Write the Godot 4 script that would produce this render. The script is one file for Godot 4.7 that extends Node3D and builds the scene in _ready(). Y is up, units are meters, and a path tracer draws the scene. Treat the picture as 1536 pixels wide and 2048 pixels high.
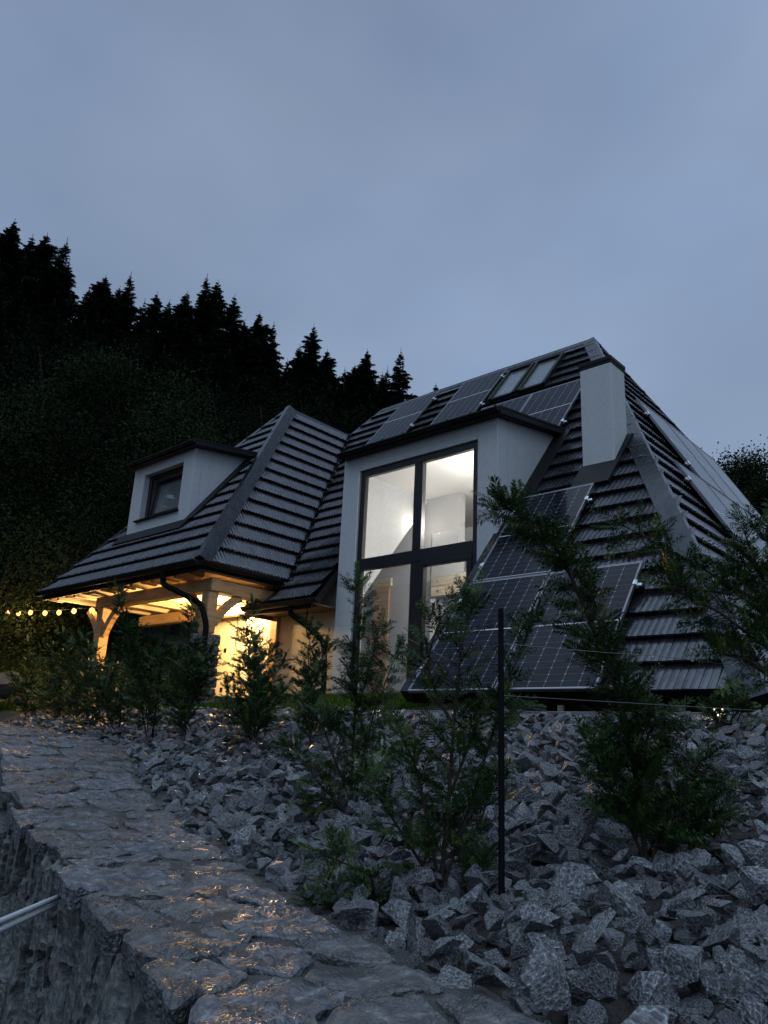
extends Node3D
# A dusk view of a steep-roofed house above a dry-stone slope. Metres, y up; heights in the tables are measured from the datum E.
const E := 1.6
var names := {}
var rng := RandomNumberGenerator.new()
var M := {}

# ---------------------------------------------------------------- mesh builder
class MB:
	var v := PackedVector3Array()
	var n := PackedVector3Array()
	var u := PackedVector2Array()
	func tri(a: Vector3, b: Vector3, c: Vector3, ua := Vector2.ZERO, ub := Vector2.ZERO, uc := Vector2.ZERO) -> void:
		var w := (b - a).cross(c - a)
		if w.length_squared() < 1e-16:
			return
		w = w.normalized()
		v.append(a); v.append(c); v.append(b)
		n.append(w); n.append(w); n.append(w)
		u.append(ua); u.append(uc); u.append(ub)
	func quad(a: Vector3, b: Vector3, c: Vector3, d: Vector3) -> void:
		tri(a, b, c, Vector2(0, 1), Vector2(1, 1), Vector2(1, 0))
		tri(a, c, d, Vector2(0, 1), Vector2(1, 0), Vector2(0, 0))
	func stri(a: Vector3, b: Vector3, c: Vector3, na: Vector3, nb: Vector3, nc: Vector3) -> void:
		v.append(a); v.append(c); v.append(b)
		n.append(na); n.append(nc); n.append(nb)
		u.append(Vector2.ZERO); u.append(Vector2.ZERO); u.append(Vector2.ZERO)
	func box(lo: Vector3, hi: Vector3, t := Transform3D()) -> void:
		var p: Array[Vector3] = []
		for k in 8:
			p.append(t * Vector3(hi.x if k & 1 else lo.x, hi.y if k & 2 else lo.y, hi.z if k & 4 else lo.z))
		quad(p[0], p[2], p[3], p[1]); quad(p[4], p[5], p[7], p[6])
		quad(p[0], p[4], p[6], p[2]); quad(p[1], p[3], p[7], p[5])
		quad(p[0], p[1], p[5], p[4]); quad(p[2], p[6], p[7], p[3])
	# box with chamfered edges
	func cbox(lo: Vector3, hi: Vector3, e: float, t := Transform3D()) -> void:
		var c := (lo + hi) * 0.5
		var h := (hi - lo) * 0.5
		e = minf(e, minf(h.x, minf(h.y, h.z)) * 0.8)
		var f := func(sx, sy, sz, ax): # corner point belonging to the face of axis ax
			var q := Vector3(h.x - (0.0 if ax == 0 else e), h.y - (0.0 if ax == 1 else e), h.z - (0.0 if ax == 2 else e))
			return t * (c + Vector3(q.x * sx, q.y * sy, q.z * sz))
		for s in [-1, 1]:
			var a = [f.call(s, -1, -1, 0), f.call(s, -1, 1, 0), f.call(s, 1, 1, 0), f.call(s, 1, -1, 0)]
			var b = [f.call(-1, s, -1, 1), f.call(1, s, -1, 1), f.call(1, s, 1, 1), f.call(-1, s, 1, 1)]
			var d = [f.call(-1, -1, s, 2), f.call(-1, 1, s, 2), f.call(1, 1, s, 2), f.call(1, -1, s, 2)]
			if s > 0:
				quad(a[3], a[2], a[1], a[0]); quad(b[3], b[2], b[1], b[0]); quad(d[3], d[2], d[1], d[0])
			else:
				quad(a[0], a[1], a[2], a[3]); quad(b[0], b[1], b[2], b[3]); quad(d[0], d[1], d[2], d[3])
		for s1 in [-1, 1]:
			for s2 in [-1, 1]:
				qo(f.call(s1, s2, -1, 0), f.call(s1, s2, 1, 0), f.call(s1, s2, 1, 1), f.call(s1, s2, -1, 1), t * c)
				qo(f.call(s1, -1, s2, 0), f.call(s1, 1, s2, 0), f.call(s1, 1, s2, 2), f.call(s1, -1, s2, 2), t * c)
				qo(f.call(-1, s1, s2, 1), f.call(1, s1, s2, 1), f.call(1, s1, s2, 2), f.call(-1, s1, s2, 2), t * c)
				for s3 in [-1, 1]:
					to(f.call(s1, s2, s3, 0), f.call(s1, s2, s3, 1), f.call(s1, s2, s3, 2), t * c)
	func to(a: Vector3, b: Vector3, c: Vector3, from: Vector3) -> void: # triangle facing away from a point
		if (b - a).cross(c - a).dot((a + b + c) / 3.0 - from) >= 0:
			tri(a, b, c)
		else:
			tri(a, c, b)
	func qo(a: Vector3, b: Vector3, c: Vector3, d: Vector3, from: Vector3) -> void:
		to(a, b, c, from); to(a, c, d, from)
	# polygon (any plane) extruded by w
	func slab(poly: PackedVector3Array, w: Vector3) -> void:
		var k := poly.size()
		var c := Vector3.ZERO
		for p in poly:
			c += p / k
		c += w * 0.5
		for i in range(1, k - 1):
			to(poly[0], poly[i], poly[i + 1], c)
			to(poly[0] + w, poly[i] + w, poly[i + 1] + w, c)
		for i in k:
			var j := (i + 1) % k
			qo(poly[i], poly[j], poly[j] + w, poly[i] + w, c)
	func tube(pts: PackedVector3Array, rad: PackedFloat32Array, sides := 8, caps := true) -> void:
		var rings := []
		var nors := []
		var ref := Vector3(0.31, 0.2, 0.93)
		for i in pts.size():
			var d := (pts[mini(i + 1, pts.size() - 1)] - pts[maxi(i - 1, 0)]).normalized()
			if absf(d.dot(ref)) > 0.95:
				ref = Vector3(0.9, 0.3, -0.2)
			var a := d.cross(ref).normalized()
			ref = a.cross(d).normalized()
			var ring := PackedVector3Array()
			var nor := PackedVector3Array()
			for k in sides:
				var q := TAU * k / sides
				var o := a * cos(q) + ref * sin(q)
				nor.append(o)
				ring.append(pts[i] + o * rad[mini(i, rad.size() - 1)])
			rings.append(ring); nors.append(nor)
		for i in pts.size() - 1:
			for k in sides:
				var j := (k + 1) % sides
				stri(rings[i][k], rings[i + 1][j], rings[i][j], nors[i][k], nors[i + 1][j], nors[i][j])
				stri(rings[i][k], rings[i + 1][k], rings[i + 1][j], nors[i][k], nors[i + 1][k], nors[i + 1][j])
		if caps:
			for i in [0, pts.size() - 1]:
				for k in sides:
					to(pts[i], rings[i][k], rings[i][(k + 1) % sides], pts[1 if i == 0 else i - 1])
	func done() -> ArrayMesh:
		var m := ArrayMesh.new()
		var arr := []
		arr.resize(Mesh.ARRAY_MAX)
		arr[Mesh.ARRAY_VERTEX] = v
		arr[Mesh.ARRAY_NORMAL] = n
		arr[Mesh.ARRAY_TEX_UV] = u
		m.add_surface_from_arrays(Mesh.PRIMITIVE_TRIANGLES, arr)
		return m

func P(x: float, y: float, z: float) -> Vector3:
	return Vector3(x, y + E, z)

func numbered(called: String) -> String:
	var k: int = names.get(called, -1) + 1
	names[called] = k
	return called if k == 0 else "%s_%03d" % [called, k]

func part(called: String, mesh: Mesh, mat: Material, parent: Node, xf := Transform3D()) -> MeshInstance3D:
	var o := MeshInstance3D.new()
	o.name = called
	o.mesh = mesh
	o.material_override = mat
	parent.add_child(o, true)
	o.transform = xf
	return o

func thing(called: String, label: String, category: String, at := Vector3.ZERO, group := "") -> Node3D:
	var o := Node3D.new()
	o.name = numbered(called)
	add_child(o)
	o.position = at
	o.set_meta("label", label)
	o.set_meta("category", category)
	if group != "":
		o.set_meta("group", group)
	return o

func solo(called: String, mesh: Mesh, mat: Material, label: String, category: String, xf := Transform3D(), group := "") -> MeshInstance3D:
	var o := part(numbered(called), mesh, mat, self, xf)
	o.set_meta("label", label)
	o.set_meta("category", category)
	if group != "":
		o.set_meta("group", group)
	return o

func multi(called: String, mesh: Mesh, mat: Material, xfs: Array, cols: Array, parent: Node) -> MultiMeshInstance3D:
	var mm := MultiMesh.new()
	mm.transform_format = MultiMesh.TRANSFORM_3D
	mm.use_colors = true
	mm.mesh = mesh
	mm.instance_count = xfs.size()
	for i in xfs.size():
		mm.set_instance_transform(i, xfs[i])
		mm.set_instance_color(i, cols[i])
	var o := MultiMeshInstance3D.new()
	o.name = called
	o.multimesh = mm
	o.material_override = mat
	parent.add_child(o, true)
	return o

# many copies of one small mesh joined into a single mesh, tinted copy by copy
func merged(parts: Array) -> ArrayMesh: # of [mesh, transforms, tints]
	var v := PackedVector3Array()
	var n := PackedVector3Array()
	var c := PackedColorArray()
	for q in parts:
		var src: Array = q[0].surface_get_arrays(0)
		var sv: PackedVector3Array = src[Mesh.ARRAY_VERTEX]
		var sn: PackedVector3Array = src[Mesh.ARRAY_NORMAL]
		var cc := PackedColorArray()
		cc.resize(sv.size())
		for i in q[1].size():
			var xf: Transform3D = q[1][i]
			v.append_array(xf * sv)
			n.append_array(Transform3D(xf.basis.orthonormalized(), Vector3.ZERO) * sn)
			cc.fill(q[2][i])
			c.append_array(cc)
	var m := ArrayMesh.new()
	var arr := []
	arr.resize(Mesh.ARRAY_MAX)
	arr[Mesh.ARRAY_VERTEX] = v
	arr[Mesh.ARRAY_NORMAL] = n
	arr[Mesh.ARRAY_COLOR] = c
	m.add_surface_from_arrays(Mesh.PRIMITIVE_TRIANGLES, arr)
	return m

func lin(r: float, g: float, b: float) -> Color:
	return Color(r, g, b).linear_to_srgb()

# ---------------------------------------------------------------- textures and materials
func noise_img(size: int, freq: float, oct: int, sd: int, kind := FastNoiseLite.TYPE_SIMPLEX_SMOOTH, fractal := FastNoiseLite.FRACTAL_FBM) -> Image:
	var f := FastNoiseLite.new()
	f.noise_type = kind
	f.seed = sd
	f.frequency = freq
	f.fractal_type = fractal
	f.fractal_octaves = oct
	return f.get_seamless_image(size, size)

# blends two grey noises through a list of colours
func ramp_tex(a: Image, b: Image, wb: float, stops: Array) -> ImageTexture:
	var s := a.get_width()
	var im := Image.create(s, s, false, Image.FORMAT_RGB8)
	for y in s:
		for x in s:
			var t := clampf((a.get_pixel(x, y).r - 0.5) * (1.0 - wb) * 1.6 + (b.get_pixel(x, y).r - 0.5) * wb * 1.6 + 0.5, 0, 0.9999) * (stops.size() - 1)
			var i := int(t)
			im.set_pixel(x, y, (stops[i] as Color).lerp(stops[i + 1], t - i))
	return ImageTexture.create_from_image(im)

func mat(col: Color, rough: float, metal := 0.0) -> StandardMaterial3D:
	var m := StandardMaterial3D.new()
	m.albedo_color = col
	m.roughness = rough
	m.metallic = metal
	return m

func tripl(m: StandardMaterial3D, scale: float, world := false) -> StandardMaterial3D:
	m.uv1_triplanar = true
	m.uv1_world_triplanar = world
	m.uv1_scale = Vector3.ONE * scale
	return m

func bump(m: StandardMaterial3D, im: Image, cm: float) -> StandardMaterial3D:
	m.heightmap_enabled = true
	m.heightmap_texture = ImageTexture.create_from_image(im)
	m.heightmap_scale = cm
	return m

func rough_tex(m: StandardMaterial3D, im: Image) -> void:
	m.roughness_texture = ImageTexture.create_from_image(im)
	m.roughness_texture_channel = BaseMaterial3D.TEXTURE_CHANNEL_RED

func leveled(im: Image, lo: float, hi: float, a: float, b: float) -> Image: # maps grey a..b to lo..hi
	var s := im.get_width()
	var o := Image.create(s, s, false, Image.FORMAT_RGB8)
	for y in s:
		for x in s:
			var t := smoothstep(a, b, im.get_pixel(x, y).r)
			var g := lerpf(lo, hi, t)
			o.set_pixel(x, y, Color(g, g, g))
	return o

func make_materials() -> void:
	var fine := noise_img(512, 0.03, 5, 3)
	var grain := noise_img(512, 0.09, 4, 9)
	var ridged := noise_img(512, 0.012, 5, 21, FastNoiseLite.TYPE_SIMPLEX_SMOOTH, FastNoiseLite.FRACTAL_RIDGED)
	var broad := noise_img(512, 0.008, 4, 33)
	var cells := noise_img(512, 0.02, 3, 5, FastNoiseLite.TYPE_CELLULAR)

	# crushed stone: blue-grey gneiss with pale veins
	var st := mat(Color.WHITE, 0.33)
	st.albedo_texture = ramp_tex(fine, ridged, 0.55, [lin(0.016, 0.018, 0.02), lin(0.048, 0.051, 0.056), lin(0.115, 0.121, 0.131), lin(0.27, 0.282, 0.3), lin(0.8, 0.82, 0.84)])
	bump(tripl(st, 0.45), ridged, 0.6)
	st.vertex_color_use_as_albedo = true
	M.stone = st
	# walling slate, wet in places
	var sl := mat(Color.WHITE, 1.0)
	sl.albedo_texture = ramp_tex(fine, broad, 0.55, [lin(0.03, 0.032, 0.036), lin(0.06, 0.063, 0.068), lin(0.09, 0.092, 0.096), lin(0.135, 0.135, 0.133), lin(0.28, 0.285, 0.29)])
	rough_tex(sl, leveled(broad, 0.18, 0.62, 0.36, 0.54))
	bump(tripl(sl, 1.3), grain, 1.1)
	M.slate = sl
	var sl2 := sl.duplicate()
	sl2.albedo_texture = ramp_tex(ridged, fine, 0.5, [lin(0.03, 0.032, 0.038), lin(0.064, 0.068, 0.079), lin(0.1, 0.105, 0.12), lin(0.165, 0.171, 0.188), lin(0.36, 0.37, 0.39)])
	bump(sl2, grain, 1.1)
	M.slate_blue = sl2
	var fs := mat(Color.WHITE, 0.62)
	fs.albedo_texture = ramp_tex(fine, ridged, 0.5, [lin(0.03, 0.031, 0.03), lin(0.075, 0.079, 0.075), lin(0.14, 0.145, 0.143), lin(0.26, 0.268, 0.268)])
	bump(tripl(fs, 1.5, true), ridged, 1.6)
	M.face = fs
	var mo := mat(Color.WHITE, 0.85)
	mo.albedo_texture = ramp_tex(grain, broad, 0.5, [lin(0.04, 0.04, 0.039), lin(0.075, 0.075, 0.073), lin(0.125, 0.124, 0.12)])
	bump(tripl(mo, 2.0), grain, 1.4)
	M.mortar = mo
	var so := mat(Color.WHITE, 0.95)
	so.albedo_texture = ramp_tex(fine, broad, 0.5, [lin(0.012, 0.011, 0.009), lin(0.03, 0.027, 0.022), lin(0.05, 0.046, 0.038)])
	bump(tripl(so, 0.8, true), grain, 2.0)
	M.soil = so
	var me := mat(Color.WHITE, 0.95)
	me.albedo_texture = ramp_tex(fine, broad, 0.5, [lin(0.018, 0.03, 0.009), lin(0.035, 0.055, 0.016), lin(0.055, 0.075, 0.025)])
	bump(tripl(me, 0.35, true), grain, 4.0)
	M.meadow = me
	# plaster
	var pl := mat(Color.WHITE, 0.9)
	pl.albedo_texture = ramp_tex(grain, broad, 0.35, [lin(0.45, 0.46, 0.468), lin(0.51, 0.522, 0.53), lin(0.55, 0.562, 0.57)])
	bump(tripl(pl, 2.2, true), grain, 0.35)
	M.plaster = pl
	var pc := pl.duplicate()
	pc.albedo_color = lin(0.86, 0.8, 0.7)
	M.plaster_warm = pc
	var pin := mat(lin(0.68, 0.67, 0.65), 0.9)
	bump(tripl(pin, 1.5, true), grain, 0.06)
	M.interior = pin
	var grey := mat(lin(0.42, 0.42, 0.43), 0.9)
	bump(tripl(grey, 1.2, true), fine, 0.1)
	M.interior_grey = grey
	# coated roof steel, damp
	var rf := mat(Color.WHITE, 1.0, 0.85)
	rf.albedo_texture = ramp_tex(fine, broad, 0.6, [lin(0.06, 0.063, 0.072), lin(0.09, 0.095, 0.106), lin(0.125, 0.132, 0.146)])
	rough_tex(rf, leveled(fine, 0.2, 0.34, 0.3, 0.7))
	bump(tripl(rf, 1.1, true), broad, 0.25)
	M.roof = rf
	var fl := rf.duplicate()
	fl.albedo_color = lin(0.36, 0.38, 0.42)
	M.flashing = fl
	M.dark = bump(tripl(mat(lin(0.008, 0.0085, 0.01), 0.5), 2.0, true), fine, 0.1)
	M.dark.metallic_specular = 0.3
	M.frame = mat(lin(0.005, 0.0055, 0.007), 0.42)
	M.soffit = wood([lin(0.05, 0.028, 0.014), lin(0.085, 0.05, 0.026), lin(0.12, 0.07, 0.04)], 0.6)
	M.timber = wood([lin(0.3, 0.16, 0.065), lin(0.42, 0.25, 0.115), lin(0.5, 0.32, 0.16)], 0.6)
	M.pale_timber = wood([lin(0.42, 0.33, 0.22), lin(0.52, 0.43, 0.3), lin(0.58, 0.5, 0.37)], 0.6)
	M.board = wood([lin(0.09, 0.085, 0.075), lin(0.14, 0.132, 0.118), lin(0.18, 0.17, 0.155)], 0.75)
	var gl := mat(Color(0.82, 0.87, 0.88, 0.12), 0.02)
	gl.transparency = BaseMaterial3D.TRANSPARENCY_ALPHA
	gl.metallic_specular = 1.0
	M.glass = gl
	M.metal = mat(lin(0.62, 0.63, 0.65), 0.3, 0.9)
	M.alu = mat(lin(0.22, 0.225, 0.24), 0.35, 0.85)
	M.white_metal = mat(lin(0.7, 0.71, 0.72), 0.4)
	M.black = mat(lin(0.006, 0.006, 0.007), 0.7)
	M.black.metallic_specular = 0.2
	M.cable = mat(lin(0.42, 0.46, 0.5), 0.4)
	M.wire = mat(lin(0.2, 0.205, 0.21), 0.5, 0.5)
	M.tarp = bump(tripl(mat(lin(0.03, 0.12, 0.35), 0.4), 3.0), fine, 2.0)
	M.vein = st
	# solar cells
	var pv := mat(Color.WHITE, 0.08)
	pv.albedo_texture = cell_print()
	pv.metallic_specular = 0.25
	var drops := leveled(noise_img(512, 0.12, 2, 71), 0.0, 1.0, 0.56, 0.68)
	pv.heightmap_enabled = true
	pv.heightmap_texture = ImageTexture.create_from_image(drops)
	pv.heightmap_scale = 0.02
	M.cells = pv
	# plants
	var nd := mat(lin(LEAF_MAX.r, LEAF_MAX.g, LEAF_MAX.b), 0.42)
	nd.vertex_color_use_as_albedo = true
	nd.metallic_specular = 0.3
	nd.backlight = Color(0.12, 0.2, 0.06)
	M.needle = nd
	var lf := mat(lin(LEAF_MAX.r, LEAF_MAX.g, LEAF_MAX.b), 0.6)
	lf.vertex_color_use_as_albedo = true
	lf.metallic_specular = 0.08
	lf.backlight = Color(0.1, 0.16, 0.05)
	M.leaf = lf
	var bk := mat(Color.WHITE, 0.9)
	bk.albedo_texture = ramp_tex(grain, fine, 0.5, [lin(0.02, 0.014, 0.009), lin(0.045, 0.032, 0.022), lin(0.075, 0.055, 0.04)])
	bump(tripl(bk, 4.0), grain, 0.6)
	M.bark = bk

func wood(stops: Array, rough: float) -> StandardMaterial3D:
	var f := FastNoiseLite.new()
	f.noise_type = FastNoiseLite.TYPE_SIMPLEX_SMOOTH
	f.fractal_octaves = 4
	f.frequency = 0.02
	f.seed = 77
	var im := Image.create(256, 256, false, Image.FORMAT_RGB8)
	for y in 256:
		for x in 256:
			var a := TAU * x / 256.0
			var q := f.get_noise_3d(cos(a) * 14.0, sin(a) * 14.0, y * 3.2)
			var t := clampf(0.5 + q * 0.6 + 0.22 * sin(y * 0.55 + q * 9.0), 0, 0.999) * (stops.size() - 1)
			im.set_pixel(x, y, (stops[int(t)] as Color).lerp(stops[int(t) + 1], t - int(t)))
	var m := mat(Color.WHITE, rough)
	m.albedo_texture = ImageTexture.create_from_image(im)
	return tripl(m, 1.2)

func cell_print() -> ImageTexture:
	var w := 480
	var h := 800
	var im := Image.create(w, h, false, Image.FORMAT_RGB8)
	im.fill(lin(0.005, 0.0055, 0.009))
	var r := RandomNumberGenerator.new()
	r.seed = 4
	for cx in 6:
		for cy in 20:
			var k := r.randf_range(0.85, 1.2)
			im.fill_rect(Rect2i(cx * 80 + 2, cy * 40 + (4 if cy >= 10 else 0), 76, 36), lin(0.0065 * k, 0.0075 * k, 0.013 * k))
	var line := lin(0.3, 0.31, 0.35)
	for cx in range(1, 6):
		im.fill_rect(Rect2i(cx * 80 - 1, 0, 3, h), lin(0.15, 0.155, 0.175))
	for cy in range(1, 20):
		im.fill_rect(Rect2i(0, cy * 40 - 1, w, 2), lin(0.08, 0.083, 0.096))
		for cx in range(1, 6):
			im.fill_rect(Rect2i(cx * 80 - 3, cy * 40 - 3, 7, 6), line)
	for cx in 6: # fine bus wires
		for b in range(1, 9):
			im.fill_rect(Rect2i(cx * 80 + b * 9, 0, 1, h), lin(0.035, 0.037, 0.05))
	im.fill_rect(Rect2i(0, 396, w, 8), lin(0.62, 0.63, 0.66))
	for k in 2:
		im.fill_rect(Rect2i(k * (w - 6), 0, 6, h), lin(0.25, 0.25, 0.28))
		im.fill_rect(Rect2i(0, k * (h - 5), w, 5), lin(0.5, 0.5, 0.53))
	im.generate_mipmaps()
	return ImageTexture.create_from_image(im)

# ---------------------------------------------------------------- light and camera
func make_sky() -> void:
	var f := FastNoiseLite.new()
	f.seed = 12
	f.frequency = 0.9
	f.fractal_octaves = 4
	f.fractal_gain = 0.45
	var w := 1024
	var h := 512
	var im := Image.create(w, h, false, Image.FORMAT_RGBAF)
	for y in h:
		var el := (0.5 - (y + 0.5) / h) * PI
		for x in w:
			var az := (x + 0.5) / w * TAU
			var d := Vector3(cos(el) * sin(az), sin(el), -cos(el) * cos(az))
			var c := f.get_noise_3d(d.x * 1.2, d.y * 2.6, d.z * 1.2)
			var c2 := f.get_noise_3d(d.x * 2.5 + 7.0, d.y * 5.0, d.z * 2.5)
			var up := clampf(sin(maxf(el, 0.0)), 0, 1)
			var k := (1.0 + c * 0.26 + c2 * 0.12) * lerpf(0.96, 0.9, up)
			var col := Color(0.252, 0.334, 0.472).lerp(Color(0.2, 0.266, 0.4), smoothstep(0.0, 1.0, up))
			var warm := c2 * 0.05
			im.set_pixel(x, y, Color(col.r * k * (1.0 + warm), col.g * k, col.b * k * (1.0 - warm)))
	var sm := PanoramaSkyMaterial.new()
	sm.panorama = ImageTexture.create_from_image(im)
	var sky := Sky.new()
	sky.sky_material = sm
	var env := Environment.new()
	env.background_mode = Environment.BG_SKY
	env.sky = sky
	env.background_energy_multiplier = 1.0
	env.tonemap_mode = Environment.TONE_MAPPER_LINEAR
	env.tonemap_exposure = 1.2
	env.sdfgi_enabled = true
	env.ssao_enabled = true
	env.ssil_enabled = true
	var we := WorldEnvironment.new()
	we.environment = env
	add_child(we)

func make_camera() -> void:
	var cam := Camera3D.new()
	cam.name = "camera"
	add_child(cam)
	cam.transform = Transform3D(Basis(Vector3(0.740856, 0.045468, -0.670123), Vector3(0.16238, 0.955986, 0.244383), Vector3(0.65174, -0.289867, 0.700865)), Vector3(0, E, 0))
	cam.fov = 67.275
	cam.near = 0.05
	cam.far = 1500.0
	cam.current = true

func omni(called: String, at: Vector3, col: Color, energy: float, size: float) -> void:
	var l := OmniLight3D.new()
	l.name = called
	l.light_color = col
	l.light_energy = energy
	l.light_size = size
	l.omni_range = 14.0
	l.omni_attenuation = 2.0
	l.shadow_enabled = true
	add_child(l, true)
	l.position = at

func glow(col: Color, e: float) -> StandardMaterial3D:
	var m := mat(col, 0.5)
	m.emission_enabled = true
	m.emission = col
	m.emission_energy_multiplier = e
	return m

# ---------------------------------------------------------------- terrain
const WALL_R := [[-60.0, -16.0], [-14.0, -5.4], [-11.0, -5.0], [-7.8, -4.15], [-6.7, -3.9], [-5.4, -3.3], [-4.81, -3.11], [-3.29, -2.49], [-2.14, -1.95], [-1.54, -1.72], [-1.21, -1.59], [-0.89, -1.49], [1.0, -0.9], [3.0, -0.25], [40.0, 11.5]]
const WALL_L := [[-60.0, -14.6], [-14.0, -4.3], [-11.0, -3.9], [-8.0, -3.1], [-6.6, -2.7], [-5.4, -2.28], [-4.6, -2.08], [-3.49, -1.73], [-2.42, -1.37], [-1.93, -1.19], [-1.58, -1.08], [-1.34, -0.98], [-0.9, -0.85], [-0.3, -0.66], [0.8, -0.32], [3.0, 0.4], [40.0, 12.2]]
const WALL_Y := [[-60.0, 0.3], [-14.0, 0.1], [-11.0, 0.0], [-7.8, -0.06], [-6.7, -0.15], [-5.4, -0.34], [-4.5, -0.46], [-3.9, -0.5], [40.0, -0.5]]
func interp(t: Array, x: float) -> float:
	if x <= t[0][0]:
		return t[0][1]
	for i in range(1, t.size()):
		if x <= t[i][0]:
			return lerpf(t[i - 1][1], t[i][1], (x - t[i - 1][0]) / (t[i][0] - t[i - 1][0]))
	return t[t.size() - 1][1]

var tn := FastNoiseLite.new()
func ground(x: float, z: float) -> float: # height over the datum
	var zw := interp(WALL_R, x)
	var yc := interp(WALL_Y, x)
	var zc := -5.75
	if z > zc and x > -15.0:
		var t := clampf((zw - z) / maxf(0.05, zw - zc), 0, 1)
		return yc - 0.03 + (0.29 - yc) * t
	var y := 0.26 + (0.0 if x > -5.4 else minf(1.0, maxf(0.0, zc - z) / 2.0) * 0.34)
	y += maxf(0.0, -x - 15.0) * 0.3 + maxf(0.0, -z - 18.0) * 0.1
	var far := Vector2(x, z).length()
	y += tn.get_noise_2d(x, z) * clampf((far - 18.0) / 30.0, 0, 1) * 3.0
	return minf(y, 45.0)

func make_terrain() -> void:
	tn.frequency = 0.02
	tn.seed = 6
	var xs := PackedFloat32Array()
	var x := -420.0
	while x < 420.0:
		xs.append(x)
		var a := absf(x + 5.0)
		x += 0.3 if a < 12.0 else (1.0 if a < 30.0 else (4.0 if a < 90.0 else 20.0))
	var rows := PackedFloat32Array()
	var d := 0.0
	while d < 420.0:
		rows.append(d)
		d += 0.3 if d < 10.0 else (1.0 if d < 30.0 else (4.0 if d < 90.0 else 20.0))
	var b := MB.new()
	var s := MB.new()
	var pt := func(i: int, j: int) -> Vector3:
		var px := xs[i]
		var z0 := (interp(WALL_R, px) + interp(WALL_L, px)) * 0.5
		var pz := z0 - rows[j]
		if j > 0 and rows[j] < 0.9:
			pz = minf(pz, interp(WALL_R, px) - (rows[j] - 0.3) * 0.6)
		return P(px, ground(px, pz) - (0.06 if j == 0 else 0.0), pz)
	for i in xs.size() - 1:
		for j in rows.size() - 1:
			var p0: Vector3 = pt.call(i, j)
			var p1: Vector3 = pt.call(i + 1, j)
			var p2: Vector3 = pt.call(i + 1, j + 1)
			var p3: Vector3 = pt.call(i, j + 1)
			var bed := p0.z > -5.9 and p0.x > -14.0
			(s if bed else b).quad(p0, p1, p2, p3)
	var o := part("hillside_ground", b.done(), M.meadow, self)
	o.set_meta("kind", "structure")
	o = part("planting_bed_ground", s.done(), M.soil, self)
	o.set_meta("kind", "structure")
	var l := MB.new()
	l.quad(Vector3(-450, -0.02, 450), Vector3(450, -0.02, 450), Vector3(450, -0.02, -60), Vector3(-450, -0.02, -60))
	o = part("ground", l.done(), M.soil, self)
	o.set_meta("kind", "structure")

# ---------------------------------------------------------------- roof covering
var shingle_mesh: ArrayMesh
const RIB := 0.066
const STEP := 0.05

# one course of ribbed sheet between s0b..s1b (lower edge) and s0t..s1t (upper edge)
func course(b: MB, O: Vector3, a: Vector3, up: Vector3, n: Vector3, t0: float, t1: float, s0b: float, s1b: float, s0t: float, s1t: float, seed_: int, groove := 0.012) -> void:
	var lo := minf(s0b, s0t)
	var hi := maxf(s1b, s1t)
	var k := floori(lo / RIB)
	var r := RandomNumberGenerator.new()
	r.seed = seed_
	while k * RIB < hi:
		var x0 := k * RIB
		var jig := r.randf_range(-0.004, 0.004)
		var w0 := x0 + groove
		var w1 := x0 + RIB - groove
		var prof := [[x0, 0.0], [w0, 0.015 + jig * 0.5], [w1, 0.018 + jig * 0.5], [x0 + RIB, 0.0]]
		for q in 3:
			var ba := clampf(prof[q][0], s0b, s1b)
			var bb := clampf(prof[q + 1][0], s0b, s1b)
			var ta := clampf(prof[q][0], s0t, s1t)
			var tb := clampf(prof[q + 1][0], s0t, s1t)
			if bb - ba < 1e-5 and tb - ta < 1e-5:
				continue
			var tj := t0 + jig * 0.8
			var p0: Vector3 = O + a * ba + up * tj + n * (STEP + prof[q][1])
			var p1: Vector3 = O + a * bb + up * tj + n * (STEP + prof[q + 1][1])
			var p2: Vector3 = O + a * tb + up * t1 + n * (prof[q + 1][1] * 0.8)
			var p3: Vector3 = O + a * ta + up * t1 + n * (prof[q][1] * 0.8)
			b.qo(p0, p1, p2, p3, (p0 + p1 + p2 + p3) * 0.25 - n)
			# turned-down lip, open underneath
			var e0: Vector3 = O + a * ba + up * tj + n * (STEP - 0.012)
			var e1: Vector3 = O + a * bb + up * tj + n * (STEP - 0.012)
			b.qo(p0, p1, e1, e0, (p0 + e1) * 0.5 + up)
			var f0: Vector3 = O + a * ba + up * (tj + 0.09) - n * 0.004
			var f1: Vector3 = O + a * bb + up * (tj + 0.09) - n * 0.004
			b.qo(e0, e1, f1, f0, (p0 + f1) * 0.5 + n)
		k += 1

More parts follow.
